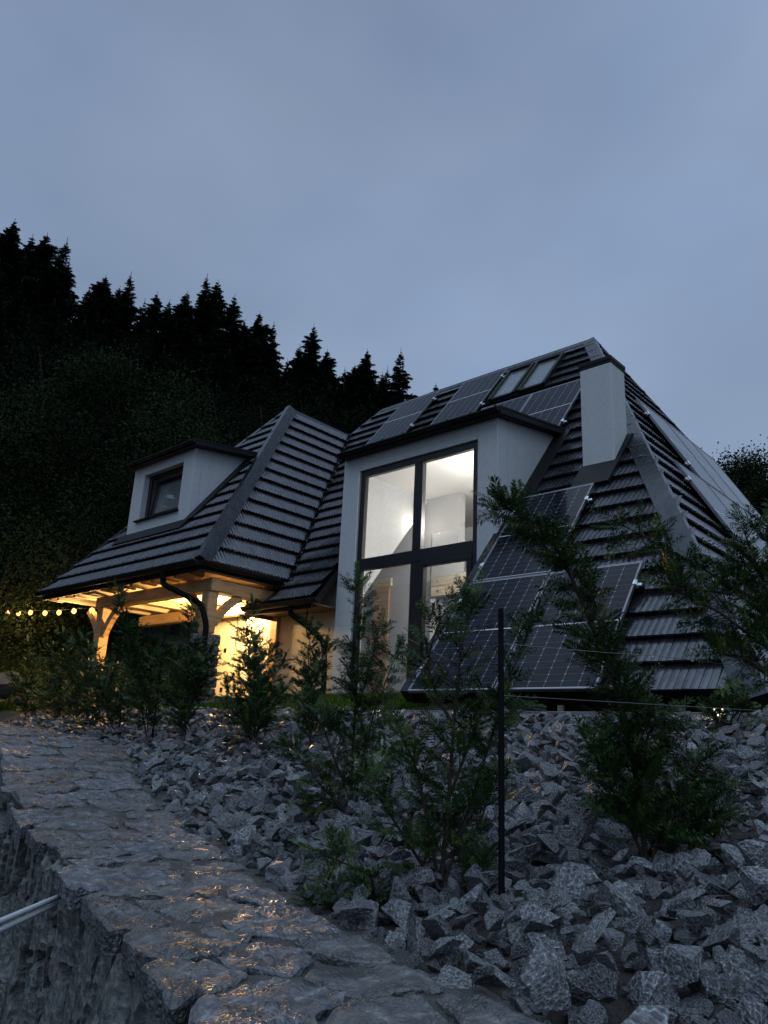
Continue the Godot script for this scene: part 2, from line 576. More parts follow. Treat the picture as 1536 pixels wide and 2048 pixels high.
func make_shingle() -> void:
	var b := MB.new()
	var L := 0.335
	var w := RIB * 0.5 - 0.0016
	var prof := [[-w, 0.007], [-w + 0.004, 0.0105], [0.0, 0.012], [w - 0.004, 0.0105], [w, 0.007]]
	for q in 4:
		var p0 := Vector3(prof[q][0], STEP + prof[q][1], 0)
		var p1 := Vector3(prof[q + 1][0], STEP + prof[q + 1][1], 0)
		var p2 := Vector3(prof[q + 1][0], prof[q + 1][1] * 0.7, -L)
		var p3 := Vector3(prof[q][0], prof[q][1] * 0.7, -L)
		b.quad(p0, p1, p2, p3)
		var e0 := Vector3(prof[q][0], STEP - 0.012, 0)
		var e1 := Vector3(prof[q + 1][0], STEP - 0.012, 0)
		b.quad(e0, e1, p1, p0)
		b.quad(Vector3(prof[q][0], -0.004, -0.09), Vector3(prof[q + 1][0], -0.004, -0.09), e1, e0)
	b.quad(Vector3(-w, STEP - 0.012, 0), Vector3(-w, STEP + 0.002, 0), Vector3(-w, 0.0014, -L), Vector3(-w, -0.004, -0.1))
	b.quad(Vector3(w, STEP + 0.002, 0), Vector3(w, STEP - 0.012, 0), Vector3(w, -0.004, -0.1), Vector3(w, 0.0014, -L))
	shingle_mesh = b.done()

# cap of folded sheet along a hip or ridge, in overlapping lengths
func cap_line(parent: Node, called: String, A: Vector3, B: Vector3, d1: Vector3, d2: Vector3, w1: float, w2: float, lift: float, piece: float) -> void:
	var len := A.distance_to(B)
	var k := ceili(len / piece)
	var dir := (B - A).normalized()
	d1 = (d1 - dir * d1.dot(dir)).normalized()
	d2 = (d2 - dir * d2.dot(dir)).normalized()
	var out := -(d1 + d2).normalized()
	for i in k:
		var b := MB.new()
		var s0 := i * piece - (0.05 if i else 0.0)
		var s1 := minf(len, (i + 1) * piece)
		var e := lift + 0.003 * (i % 2)
		var p0 := A + dir * s0 + out * e
		var p1 := A + dir * s1 + out * e
		for side in [[d1, w1], [d2, w2]]:
			var dv: Vector3 = side[0]
			var q := dir.cross(dv).normalized()
			if q.dot(out) < 0:
				q = -q
			var o0: Vector3 = p0 + dv * side[1]
			var o1: Vector3 = p1 + dv * side[1]
			b.qo(p0, p1, o1, o0, p0 - q)
			b.qo(o0, o1, o1 - q * 0.05 + dv * 0.004, o0 - q * 0.05 + dv * 0.004, p0)
			b.qo(p0 - q * 0.006, p1 - q * 0.006, o1 - q * 0.006, o0 - q * 0.006, p0 + q)
		part(called, b.done(), M.flashing, parent)

func gutter(parent: Node, A: Vector3, B: Vector3, out: Vector3, r := 0.065) -> void:
	var b := MB.new()
	var dir := (B - A).normalized()
	var pa := PackedVector3Array()
	for k in 9:
		var q := PI * k / 8.0
		pa.append(-out * cos(q) * r + Vector3(0, -sin(q) * r, 0))
	for k in 8:
		b.quad(A + pa[k], B + pa[k], B + pa[k + 1], A + pa[k + 1])
		b.quad(A + pa[k + 1] * 0.94, B + pa[k + 1] * 0.94, B + pa[k] * 0.94, A + pa[k] * 0.94)
	for e in [A, B]:
		for k in range(1, 8):
			b.to(e + pa[0], e + pa[k], e + pa[k + 1], (A + B) * 0.5)
	b.tube(PackedVector3Array([A + out * r, B + out * r]), PackedFloat32Array([0.011]), 6)
	part("gutter", b.done(), M.dark, parent)

func pipe(parent: Node, called: String, pts: Array, r: float, m: Material) -> void:
	var c := Curve3D.new()
	for i in pts.size():
		var t := Vector3.ZERO
		if i > 0 and i < pts.size() - 1:
			t = ((pts[i + 1] - pts[i]).normalized() + (pts[i] - pts[i - 1]).normalized()).normalized() * minf(pts[i].distance_to(pts[i + 1]), pts[i].distance_to(pts[i - 1])) * 0.28
		c.add_point(pts[i], -t, t)
	var b := MB.new()
	b.tube(c.tessellate(4, 3), PackedFloat32Array([r]), 12)
	part(called, b.done(), m, parent)

func along(A: Vector3, B: Vector3, y: float) -> Vector3: # the point of a sloping line at a height over the datum
	return A.lerp(B, (y + E - A.y) / (B.y - A.y))

# ---------------------------------------------------------------- the house
var house: Node3D
var FO := P(0, 0.493, -6.2)
var FU := Vector3(0, 0.77715, -0.62932)
var FN := Vector3(0, 0.62932, 0.77715)
func fy(y: float) -> float: # distance up the front slope at a height
	return (y - 0.493) / 0.77715
func front(x: float, t: float, h := 0.0) -> Vector3:
	return FO + Vector3(x, 0, 0) + FU * t + FN * h

var APEX := P(-5.851, 7.26, -11.68)
var CORNER := P(-1.857, 0.485, -6.194)
var RIDGE_L := P(-11.05, 7.26, -11.68)
var VAL_T := P(-11.43, 6.5, -11.06)
var VAL_B := P(-9.1, 2.37, -7.72)
var W_APEX := P(-11.43, 6.52, -9.29)
var W_R := P(-9.1, 2.37, -6.03)
var W_L := P(-14.1, 2.37, -6.03)
var BACK := P(-1.857, 0.485, -17.17)

func box_part(called: String, lo: Vector3, hi: Vector3, m: Material, parent: Node, e := 0.0) -> MeshInstance3D:
	var b := MB.new()
	if e > 0:
		b.cbox(lo, hi, e)
	else:
		b.box(lo, hi)
	return part(called, b.done(), m, parent)

func make_roof() -> void:
	make_shingle()
	# --- front slope
	var deck := MB.new()
	var th := -FN * 0.1
	deck.slab(PackedVector3Array([front(-5.33, 0.02, -0.02), front(-1.9, 0.02, -0.02), front(-5.33, fy(6.34), -0.02)]), th)
	deck.slab(PackedVector3Array([front(-8.18, fy(4.62), -0.02), front(-5.33, fy(4.62), -0.02), front(-5.33, fy(6.34), -0.02), front(-5.84, fy(7.2), -0.02), front(-8.18, fy(7.2), -0.02)]), th)
	deck.slab(PackedVector3Array([front(-9.72, fy(1.95), -0.02), front(-8.19, fy(1.95), -0.02), front(-8.19, fy(7.2), -0.02), RIDGE_L + th * 0.3, VAL_T + th * 0.3, front(-9.72, fy(3.4), -0.02)]), th)
	var slope := part("front_roof_slope", deck.done(), M.dark, house)
	var r := RandomNumberGenerator.new()
	r.seed = 41
	var p := 0.322
	var rows := 27
	var made := 0
	for k in rows:
		var t0 := k * p
		var t1 := minf((k + 1) * p + 0.012, 8.7)
		var y := 0.493 + (t0 + t1) * 0.5 * 0.77715
		var yb := 0.493 + t0 * 0.77715
		var yt := 0.493 + t1 * 0.77715
		var hb := along(CORNER, APEX, yb).x
		var ht := along(CORNER, APEX, yt).x
		var lb := -5.33
		var lt := -5.33
		if y > 4.6:
			var edge := func(yy: float) -> float:
				return along(VAL_B, VAL_T, yy).x if yy < 6.5 else along(VAL_T, RIDGE_L, yy).x
			lb = edge.call(yb)
			lt = edge.call(yt)
		elif y > 1.95:
			var l0 := -9.72 if yb < 3.4 and yb < 2.37 else along(VAL_B, VAL_T, maxf(yb, 2.37)).x
			var l1 := -9.72 if yt < 2.37 else along(VAL_B, VAL_T, yt).x
			var bl := MB.new()
			course(bl, FO, Vector3.RIGHT, FU, FN, t0, t1, l0, -8.2, l1, -8.2, 900 + k)
			part("tile_row", bl.done(), M.roof, slope)
		var b := MB.new()
		var split := 99.0
		if k < 12: # the nearest shingles, right of the panels, are single pieces
			split = -3.16 if k < 5 else -4.2
			var s := ceilf(split / RIB) * RIB
			split = s
			while s + RIB < hb + 0.02 and made < 298:
				var jig := r.randf_range(-0.003, 0.003)
				var bs := Basis(Vector3.RIGHT, FN, -FU)
				bs = bs * Basis(Vector3.UP, r.randf_range(-0.006, 0.006)) * Basis(Vector3.RIGHT, r.randf_range(-0.006, 0.006))
				part("shingle", shingle_mesh, M.roof, slope, Transform3D(bs, front(s + RIB * 0.5, t0 + jig)))
				made += 1
				s += RIB
		if minf(split, hb) > lb:
			course(b, FO, Vector3.RIGHT, FU, FN, t0, t1, lb, minf(hb, split), lt, minf(ht, split), 300 + k, 0.006)
			part("tile_row", b.done(), M.roof, slope)
	# edge trim of the slope beside the glazed dormer
	var tr := MB.new()
	tr.slab(PackedVector3Array([front(-5.34, -0.02, 0.1), front(-5.22, -0.02, 0.1), front(-5.22, fy(2.55), 0.1), front(-5.34, fy(2.55), 0.1)]), -FN * 0.16)
	part("edge_trim", tr.done(), M.flashing, house)
	# --- hip end on the right
	var ea := Vector3(0, 0, -1)
	var eu := (Vector3(APEX.x, APEX.y, 0) - Vector3(CORNER.x, CORNER.y, 0)).normalized()
	var en := Vector3(eu.y, -eu.x, 0)
	var eo := Vector3(CORNER.x, CORNER.y, 0)
	deck = MB.new()
	deck.slab(PackedVector3Array([CORNER - en * 0.02, BACK - en * 0.02, APEX - en * 0.05]), -en * 0.1)
	slope = part("end_roof_slope", deck.done(), M.dark, house)
	var el := (APEX.y - CORNER.y) / eu.y
	for k in ceili(el / p):
		var t0 := k * p
		var t1 := minf(t0 + p + 0.012, el)
		var b := MB.new()
		course(b, eo, ea, eu, en, t0, t1, -lerpf(CORNER.z, APEX.z, t0 / el), -lerpf(BACK.z, APEX.z, t0 / el), -lerpf(CORNER.z, APEX.z, t1 / el), -lerpf(BACK.z, APEX.z, t1 / el), 500 + k)
		part("tile_row", b.done(), M.roof, slope)
	# --- back and left slopes of the main roof
	deck = MB.new()
	var BL := P(-14.3, 0.485, -17.17)
	deck.slab(PackedVector3Array([BACK, BL, RIDGE_L, APEX]), Vector3(0, -0.1, 0))
	part("back_roof_slope", deck.done(), M.roof, house)
	deck = MB.new()
	deck.slab(PackedVector3Array([RIDGE_L, VAL_T + Vector3(0, 0, 0.02), P(-14.1, 1.6, -9.3), BL]), Vector3(0, -0.08, 0))
	part("left_roof_slope", deck.done(), M.roof, house)
	# --- wing, right-hand slope
	var wu := Vector3(W_APEX.x - W_R.x, W_APEX.y - W_R.y, 0).normalized()
	var wn := Vector3(wu.y, -wu.x, 0)
	var wo := Vector3(W_R.x, W_R.y, 0)
	deck = MB.new()
	deck.slab(PackedVector3Array([W_R - wn * 0.02, VAL_B - wn * 0.02, VAL_T - wn * 0.03, W_APEX - wn * 0.04]), -wn * 0.08)
	slope = part("wing_side_roof_slope", deck.done(), M.dark, house)
	var wl := (W_APEX.y - W_R.y) / wu.y
	p = wl / 15.0
	for k in 15:
		var t0 := k * p
		var t1 := minf(t0 + p + 0.012, wl)
		var b := MB.new()
		course(b, wo, ea, wu, wn, t0, t1, -lerpf(W_R.z, W_APEX.z, t0 / wl), -lerpf(VAL_B.z, VAL_T.z, t0 / wl), -lerpf(W_R.z, W_APEX.z, t1 / wl), -lerpf(VAL_B.z, VAL_T.z, t1 / wl), 600 + k)
		part("tile_row", b.done(), M.roof, slope)
	# --- wing, front hip with the small dormer
	var hu := Vector3(0, W_APEX.y - W_R.y, W_APEX.z - W_R.z).normalized()
	var hn := Vector3(0, -hu.z, hu.y)
	var ho := Vector3(0, W_R.y, W_R.z)
	deck = MB.new()
	var at := func(x: float, y: float) -> Vector3:
		return Vector3(x, 0, 0) + ho + hu * ((y - 2.37) / hu.y) - hn * 0.02
	deck.slab(PackedVector3Array([at.call(-14.1, 2.37), at.call(-9.1, 2.37), at.call(-9.68, 3.4), at.call(-13.44, 3.4)]), -hn * 0.08)
	deck.slab(PackedVector3Array([at.call(-10.8, 3.4), at.call(-9.68, 3.4), at.call(-10.55, 4.95), at.call(-10.8, 4.95)]), -hn * 0.08)
	deck.slab(PackedVector3Array([at.call(-13.44, 3.4), at.call(-12.8, 3.4), at.call(-12.8, 4.52)]), -hn * 0.08)
	deck.slab(PackedVector3Array([at.call(-12.45, 4.95), at.call(-10.55, 4.95), W_APEX - hn * 0.03]), -hn * 0.08)
	slope = part("wing_front_roof_slope", deck.done(), M.dark, house)
	var hl := (W_APEX.y - W_R.y) / hu.y
	p = hl / 16.0
	for k in 16:
		var t0 := k * p
		var t1 := minf(t0 + p + 0.012, hl)
		var y := 2.37 + (t0 + t1) * 0.5 * hu.y
		var lb := lerpf(W_L.x, W_APEX.x, t0 / hl)
		var rb := lerpf(W_R.x, W_APEX.x, t0 / hl)
		var lt := lerpf(W_L.x, W_APEX.x, t1 / hl)
		var rt := lerpf(W_R.x, W_APEX.x, t1 / hl)
		var b := MB.new()
		if y > 3.36 and y < 4.93:
			if lb < -12.8:
				var bl := MB.new()
				course(bl, ho, Vector3.RIGHT, hu, hn, t0, t1, lb, -12.79, lt, maxf(lt, -12.79), 700 + k)
				part("tile_row", bl.done(), M.roof, slope)
			course(b, ho, Vector3.RIGHT, hu, hn, t0, t1, -10.82, rb, -10.82, rt, 720 + k)
		else:
			course(b, ho, Vector3.RIGHT, hu, hn, t0, t1, lb, rb, lt, rt, 740 + k)
		part("tile_row", b.done(), M.roof, slope)
	# wing, far slope
	deck = MB.new()
	deck.slab(PackedVector3Array([W_L, W_APEX, VAL_T, P(-14.1, 2.37, -9.3)]), Vector3(0, -0.08, 0))
	part("wing_far_roof_slope", deck.done(), M.roof, house)
	# --- caps
	cap_line(house, "hip_cap", CORNER + (CORNER - APEX).normalized() * 0.06, APEX, Vector3.LEFT, Vector3(0, 0, -1), 0.21, 0.085, 0.075, 1.9)
	cap_line(house, "hip_cap", BACK, APEX, Vector3(0, 0, 1), Vector3.LEFT, 0.1, 0.2, 0.07, 1.9)
	cap_line(house, "ridge_cap", APEX, RIDGE_L, -FU, Vector3(0, -0.777, -0.629), 0.16, 0.16, 0.06, 1.9)
	cap_line(house, "hip_cap", VAL_T, RIDGE_L, Vector3.RIGHT, Vector3(0, 0, -1), 0.12, 0.12, 0.05, 1.9)
	cap_line(house, "hip_cap", W_R, W_APEX, Vector3.LEFT, Vector3(0, 0, -1), 0.1, 0.2, 0.1, 1.5)
	cap_line(house, "hip_cap", W_L, W_APEX, Vector3.RIGHT, Vector3(0, 0, -1), 0.14, 0.14, 0.06, 1.5)
	cap_line(house, "ridge_cap", W_APEX, VAL_T, -wu, Vector3(-0.55, -0.83, 0), 0.12, 0.12, 0.055, 1.8)
	# valley sheet
	var vb := MB.new()
	vb.qo(VAL_B + FN * 0.03, VAL_T + FN * 0.03, VAL_T + FN * 0.09 + Vector3.RIGHT * 0.13, VAL_B + FN * 0.09 + Vector3.RIGHT * 0.13, VAL_B - FN)
	vb.qo(VAL_B + wn * 0.03, VAL_B + wn * 0.09 + Vector3(0, 0, 0.11), VAL_T + wn * 0.09 + Vector3(0, 0, 0.11), VAL_T + wn * 0.03, VAL_B - wn)
	part("valley_sheet", vb.done(), M.flashing, house)

func make_walls() -> void:
	# glazed dormer: front wall with its opening
	var b := MB.new()
	b.cbox(P(-8.2, 0.45, -8.1), P(-7.855, 4.25, -7.86), 0.008)
	b.cbox(P(-5.655, 0.45, -8.1), P(-5.33, 4.25, -7.86), 0.008)
	b.box(P(-7.855, 4.0, -8.1), P(-5.655, 4.248, -7.863))
	b.slab(PackedVector3Array([P(-5.333, 0.45, -8.1), P(-5.333, 4.29, -8.1), P(-5.333, 4.55, -9.6), P(-5.333, 0.45, -9.6)]), Vector3(-0.2, 0, 0))
	b.slab(PackedVector3Array([P(-8.197, 4.298, -8.1), P(-8.197, 4.298, -9.7), P(-8.197, 4.03, -9.7), P(-8.197, 1.97, -8.1)]), Vector3(0.2, 0, 0))
	part("dormer_wall", b.done(), M.plaster, house)
	# its flat roof with fascia and gutter
	b = MB.new()
	b.slab(PackedVector3Array([P(-8.2, 4.285, -7.71), P(-5.19, 4.285, -7.71), P(-5.19, 4.575, -9.6), P(-8.2, 4.575, -9.6)]), Vector3(0, 0.028, 0))
	b.slab(PackedVector3Array([P(-8.19, 4.215, -7.715), P(-5.19, 4.215, -7.715), P(-5.19, 4.283, -7.715), P(-8.19, 4.283, -7.715)]), Vector3(0, 0, -0.03))
	b.slab(PackedVector3Array([P(-5.195, 4.215, -7.75), P(-5.195, 4.283, -7.75), P(-5.195, 4.56, -9.55), P(-5.195, 4.49, -9.55)]), Vector3(-0.03, 0, 0))
	b.slab(PackedVector3Array([P(-8.17, 4.225, -7.75), P(-5.23, 4.225, -7.75), P(-5.23, 4.235, -7.855), P(-8.17, 4.235, -7.855)]), Vector3(0, -0.01, 0))
	b.slab(PackedVector3Array([P(-5.328, 4.235, -7.87), P(-5.23, 4.235, -7.87), P(-5.23, 4.49, -9.5), P(-5.328, 4.49, -9.5)]), Vector3(0, -0.012, 0))
	var dr := part("dormer_roof", b.done(), M.dark, house)
	gutter(dr, P(-8.18, 4.265, -7.672), P(-5.2, 4.265, -7.672), Vector3(0, 0, 1), 0.038)
	for i in 8: # snow and edge clips on the eave
		var cx := -8.1 + i * 0.4
		box_part("eave_clip", P(cx, 4.315, -7.75), P(cx + 0.03, 4.345, -7.72), M.dark, dr)
	# flashing beside the dormer wall
	b = MB.new()
	b.slab(PackedVector3Array([front(-5.328, fy(2.5), 0.02), front(-5.1, fy(2.5), 0.02), front(-5.1, fy(4.5), 0.02), front(-5.328, fy(4.5), 0.02)]), FN * 0.05)
	part("side_flashing", b.done(), M.dark, house)

	# four-light window
	var z0 := -7.98
	var z1 := -7.9
	var w := Node3D.new()
	b = MB.new()
	b.cbox(P(-7.853, 0.5, z0), P(-7.76, 3.998, z1), 0.006)
	b.cbox(P(-5.75, 0.5, z0), P(-5.657, 3.998, z1), 0.006)
	b.cbox(P(-7.76, 3.9, z0), P(-5.75, 3.998, z1), 0.006)
	b.cbox(P(-7.76, 0.5, z0), P(-5.75, 0.62, z1), 0.006)
	var win := part("window", b.done(), M.frame, house)
	box_part("mullion", P(-6.785, 2.61, z0 - 0.004), P(-6.63, 3.9, z1 + 0.004), M.frame, win, 0.006)
	box_part("mullion", P(-6.80, 0.62, z0 - 0.004), P(-6.62, 2.44, z1 + 0.004), M.frame, win, 0.006)
	box_part("transom", P(-7.76, 2.44, z0 - 0.008), P(-5.75, 2.61, z1 + 0.008), M.frame, win, 0.006)
	b = MB.new()
	b.cbox(P(-6.62, 2.36, z0 + 0.01), P(-5.75, 2.44, z1 + 0.022), 0.006)
	b.cbox(P(-5.83, 0.7, z0 + 0.01), P(-5.75, 2.36, z1 + 0.022), 0.006)
	b.cbox(P(-6.62, 0.7, z0 + 0.01), P(-6.55, 2.36, z1 + 0.022), 0.006)
	b.cbox(P(-6.62, 0.62, z0 + 0.01), P(-5.75, 0.7, z1 + 0.022), 0.006)
	part("door_sash", b.done(), M.frame, win)
	for q in [[-7.76, 2.61, -6.785, 3.9], [-6.63, 2.61, -5.75, 3.9], [-7.76, 0.62, -6.8, 2.44], [-6.55, 0.7, -5.83, 2.36]]:
		var g := MB.new()
		var zz := -7.94
		g.quad(P(q[0], q[1], zz), P(q[2], q[1], zz), P(q[2], q[3], zz), P(q[0], q[3], zz))
		part("pane", g.done(), M.glass, win)

	# wall under the low eave between dormer and wing, and the lit porch wall
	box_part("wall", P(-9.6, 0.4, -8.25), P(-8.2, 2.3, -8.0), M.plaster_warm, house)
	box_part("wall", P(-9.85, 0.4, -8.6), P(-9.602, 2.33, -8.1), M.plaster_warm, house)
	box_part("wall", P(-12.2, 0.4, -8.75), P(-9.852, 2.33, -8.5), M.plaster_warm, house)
	box_part("wall", P(-12.2, 0.4, -16.5), P(-12.0, 2.3, -8.75), M.plaster, house)
	box_part("wall", P(-12.0, 0.4, -16.5), P(-3.0, 1.3, -16.3), M.plaster, house)
	box_part("foundation_wall", P(-5.33, -0.1, -7.2), P(-2.6, 0.75, -7.0), M.mortar, house)
	box_part("foundation_wall", P(-2.8, -0.1, -16.3), P(-2.6, 0.75, -7.2), M.mortar, house)
	for sy in [1.48, 0.78]: # junction boxes not yet covered
		box_part("socket_box", P(-11.72, sy, -8.5), P(-11.64, sy + 0.08, -8.488), M.black, house, 0.012)
	pipe(house, "loose_cable", [P(-11.35, 2.3, -8.46), P(-11.34, 2.05, -8.44), P(-11.28, 1.8, -8.43), P(-11.2, 1.68, -8.43), P(-11.15, 1.78, -8.43), P(-11.22, 1.9, -8.43), P(-11.3, 1.8, -8.43), P(-11.3, 1.55, -8.43)], 0.008, M.black)
	# low eave: soffit boards, gutter and pipe
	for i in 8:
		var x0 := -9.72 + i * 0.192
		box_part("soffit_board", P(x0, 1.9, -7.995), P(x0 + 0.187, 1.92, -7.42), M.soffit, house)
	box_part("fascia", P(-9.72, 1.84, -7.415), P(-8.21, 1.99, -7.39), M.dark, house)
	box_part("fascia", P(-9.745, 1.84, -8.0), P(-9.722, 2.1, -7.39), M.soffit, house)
	gutter(house, P(-9.7, 1.95, -7.32), P(-7.98, 1.95, -7.32), Vector3(0, 0, 1))
	pipe(house, "downpipe", [P(-8.6, 1.9, -7.33), P(-8.6, 1.78, -7.35), P(-8.28, 1.4, -7.72), P(-8.26, 0.5, -7.78)], 0.04, M.black)
	pipe(house, "loose_cable", [P(-8.2, 1.93, -7.3), P(-8.22, 1.75, -7.33), P(-8.3, 1.55, -7.4), P(-8.24, 1.4, -7.42)], 0.008, M.black)
	# wing gutters and pipe
	gutter(house, P(-14.05, 2.36, -5.97), P(-9.05, 2.36, -5.97), Vector3(0, 0, 1))
	gutter(house, P(-9.03, 2.36, -6.0), P(-9.03, 2.36, -7.5), Vector3(1, 0, 0))
	box_part("fascia", P(-14.05, 2.24, -6.08), P(-9.12, 2.38, -6.05), M.dark, house)
	box_part("fascia", P(-9.15, 2.24, -7.6), P(-9.12, 2.38, -6.08), M.dark, house)
	pipe(house, "downpipe", [P(-9.92, 2.3, -5.98), P(-9.92, 2.12, -6.0), P(-9.35, 1.82, -6.27), P(-9.2, 1.5, -6.32), P(-9.2, 0.45, -6.32)], 0.042, M.black)

	# small dormer
	b = MB.new()
	b.cbox(P(-12.78, 3.2, -7.0), P(-12.415, 4.76, -6.83), 0.008)
	b.cbox(P(-11.155, 3.2, -7.0), P(-10.83, 4.76, -6.83), 0.008)
	b.box(P(-12.415, 4.56, -7.0), P(-11.155, 4.758, -6.833))
	b.box(P(-12.415, 3.2, -7.0), P(-11.155, 3.68, -6.833))
	b.slab(PackedVector3Array([P(-10.833, 3.2, -7.0), P(-10.833, 4.79, -7.0), P(-10.833, 4.95, -8.1), P(-10.833, 4.6, -8.1)]), Vector3(-0.16, 0, 0))
	b.slab(PackedVector3Array([P(-12.777, 3.2, -7.0), P(-12.777, 4.79, -7.0), P(-12.777, 4.95, -8.1), P(-12.777, 4.6, -8.1)]), Vector3(0.16, 0, 0))
	part("small_dormer_wall", b.done(), M.plaster, house)
	b = MB.new()
	b.slab(PackedVector3Array([P(-12.79, 4.79, -6.69), P(-10.62, 4.79, -6.69), P(-10.62, 4.98, -8.2), P(-12.79, 4.98, -8.2)]), Vector3(0, 0.025, 0))
	b.slab(PackedVector3Array([P(-12.78, 4.725, -6.695), P(-10.62, 4.725, -6.695), P(-10.62, 4.788, -6.695), P(-12.78, 4.788, -6.695)]), Vector3(0, 0, -0.03))
	b.slab(PackedVector3Array([P(-10.625, 4.725, -6.73), P(-10.625, 4.788, -6.73), P(-10.625, 4.97, -8.15), P(-10.625, 4.9, -8.15)]), Vector3(-0.03, 0, 0))
	b.box(P(-12.76, 4.735, -6.825), P(-10.66, 4.745, -6.73))
	b.slab(PackedVector3Array([P(-10.826, 4.735, -6.83), P(-10.66, 4.735, -6.83), P(-10.66, 4.89, -8.0), P(-10.826, 4.89, -8.0)]), Vector3(0, 0.01, 0))
	var sr := part("small_dormer_roof", b.done(), M.dark, house)
	gutter(sr, P(-12.77, 4.775, -6.66), P(-10.63, 4.775, -6.66), Vector3(0, 0, 1), 0.032)
	b = MB.new() # apron flashing under the small dormer
	var hu := Vector3(0, W_APEX.y - W_R.y, W_APEX.z - W_R.z).normalized()
	var hn := Vector3(0, -hu.z, hu.y)
	var q0 := Vector3(0, W_R.y, W_R.z) + hu * ((3.2 - 2.37) / hu.y) + hn * 0.02
	b.slab(PackedVector3Array([q0 + Vector3(-12.86, 0, 0), q0 + Vector3(-10.7, 0, 0), q0 + Vector3(-10.7, 0, 0) + hu * 0.25, q0 + Vector3(-12.86, 0, 0) + hu * 0.25]), hn * 0.06)
	b.slab(PackedVector3Array([q0 + Vector3(-10.828, 0, 0) + hu * 0.25, q0 + Vector3(-10.62, 0, 0) + hu * 0.25, q0 + Vector3(-10.62, 0, 0) + hu * 2.0, q0 + Vector3(-10.828, 0, 0) + hu * 2.0]), hn * 0.06)
	part("apron_flashing", b.done(), M.dark, house)
	b = MB.new()
	b.cbox(P(-12.413, 3.682, -6.99), P(-12.34, 4.558, -6.94), 0.006)
	b.cbox(P(-11.23, 3.682, -6.99), P(-11.157, 4.558, -6.94), 0.006)
	b.cbox(P(-12.34, 4.485, -6.99), P(-11.23, 4.558, -6.94), 0.006)
	b.cbox(P(-12.34, 3.682, -6.99), P(-11.23, 3.755, -6.94), 0.006)
	var sw := part("small_window", b.done(), M.frame, house)
	box_part("sill", P(-12.5, 3.66, -6.93), P(-11.12, 3.684, -6.77), M.dark, sw, 0.004)
	b = MB.new() # inner sash tilted open
	var tilt := Transform3D(Basis(Vector3.RIGHT, -0.12), P(-11.79, 3.76, -7.02))
	b.cbox(Vector3(-0.545, 0, -0.03), Vector3(-0.475, 0.72, 0.03), 0.006, tilt)
	b.cbox(Vector3(0.475, 0, -0.03), Vector3(0.545, 0.72, 0.03), 0.006, tilt)
	b.cbox(Vector3(-0.475, 0, -0.03), Vector3(0.475, 0.07, 0.03), 0.006, tilt)
	b.cbox(Vector3(-0.475, 0.65, -0.03), Vector3(0.475, 0.72, 0.03), 0.006, tilt)
	part("sash", b.done(), M.frame, sw)
	b = MB.new()
	b.box(Vector3(-0.475, 0.07, -0.008), Vector3(0.475, 0.65, 0.008), tilt)
	part("pane", b.done(), M.glass, sw)
	# unlit attic room behind it
	box_part("attic_wall", P(-12.62, 3.3, -10.6), P(-10.46, 4.7, -10.5), M.interior, house)
	box_part("attic_wall", P(-12.62, 3.3, -10.5), P(-12.56, 4.7, -7.0), M.interior, house)
	box_part("attic_wall", P(-10.52, 3.3, -10.5), P(-10.46, 4.7, -8.06), M.interior, house)
	box_part("attic_wall", P(-11.05, 3.3, -8.06), P(-10.46, 4.7, -8.0), M.interior, house)
	box_part("attic_wall", P(-11.05, 3.3, -8.0), P(-10.995, 4.7, -7.0), M.interior, house)
	box_part("attic_floor", P(-12.56, 3.3, -10.5), P(-11.05, 3.4, -7.002), M.pale_timber, house)
	box_part("attic_ceiling", P(-12.56, 4.6, -10.5), P(-11.05, 4.7, -7.002), M.interior, house)
	box_part("attic_ceiling", P(-11.05, 4.6, -10.5), P(-10.46, 4.7, -8.0), M.interior, house)

	# chimney
	b = MB.new()
	b.cbox(P(-4.507, 2.9, -8.99), P(-4.06, 4.95, -8.59), 0.01)
	var ch := part("chimney", b.done(), M.plaster, house)
	b = MB.new()
	b.cbox(P(-4.513, 4.951, -8.996), P(-4.054, 4.985, -8.584), 0.004)
	b.cbox(P(-4.522, 4.986, -9.005), P(-4.045, 5.045, -8.575), 0.006)
	part("chimney_cap", b.done(), M.dark, ch)
	b = MB.new()
	var cp := PackedVector3Array()
	var cr := PackedFloat32Array()
	for k in 8:
		var a := PI * 0.5 * k / 7.0
		cp.append(P(-4.28, 5.046 + 0.09 * sin(a), -8.79))
		cr.append(maxf(0.004, 0.14 * cos(a)))
	b.tube(cp, cr, 20, false)
	part("vent_cowl", b.done(), M.white_metal, ch)
	b = MB.new() # lead apron round its foot
	b.slab(PackedVector3Array([front(-4.53, fy(3.16), 0.03), front(-4.02, fy(3.16), 0.03), front(-3.98, fy(4.0), 0.03), front(-4.53, fy(4.0), 0.03)]), FN * 0.055)
	b.slab(PackedVector3Array([P(-4.52, 3.1, -8.588), P(-4.045, 3.1, -8.588), P(-4.045, 3.44, -8.588), P(-4.52, 3.44, -8.588)]), Vector3(0, 0, 0.02))
	b.slab(PackedVector3Array([P(-4.058, 3.1, -8.6), P(-4.058, 3.48, -8.57), P(-4.058, 3.95, -9.0), P(-4.058, 3.5, -9.0)]), Vector3(0.02, 0, 0))
	part("chimney_flashing", b.done(), M.dark, house)

	# roof windows above the dormer
	for x0 in [-7.42, -6.8]:
		var t0 := 7.12
		var t1 := 8.28
		var x1: float = x0 + 0.57
		b = MB.new()
		var tf := Transform3D(Basis(Vector3.RIGHT, FN, -FU), front(0, 0))
		b.cbox(Vector3(x0, 0.0, -t1), Vector3(x0 + 0.06, 0.13, -t0), 0.01, tf)
		b.cbox(Vector3(x1 - 0.06, 0.0, -t1), Vector3(x1, 0.13, -t0), 0.01, tf)
		b.cbox(Vector3(x0 + 0.06, 0.0, -t0 - 0.07), Vector3(x1 - 0.06, 0.11, -t0), 0.01, tf)
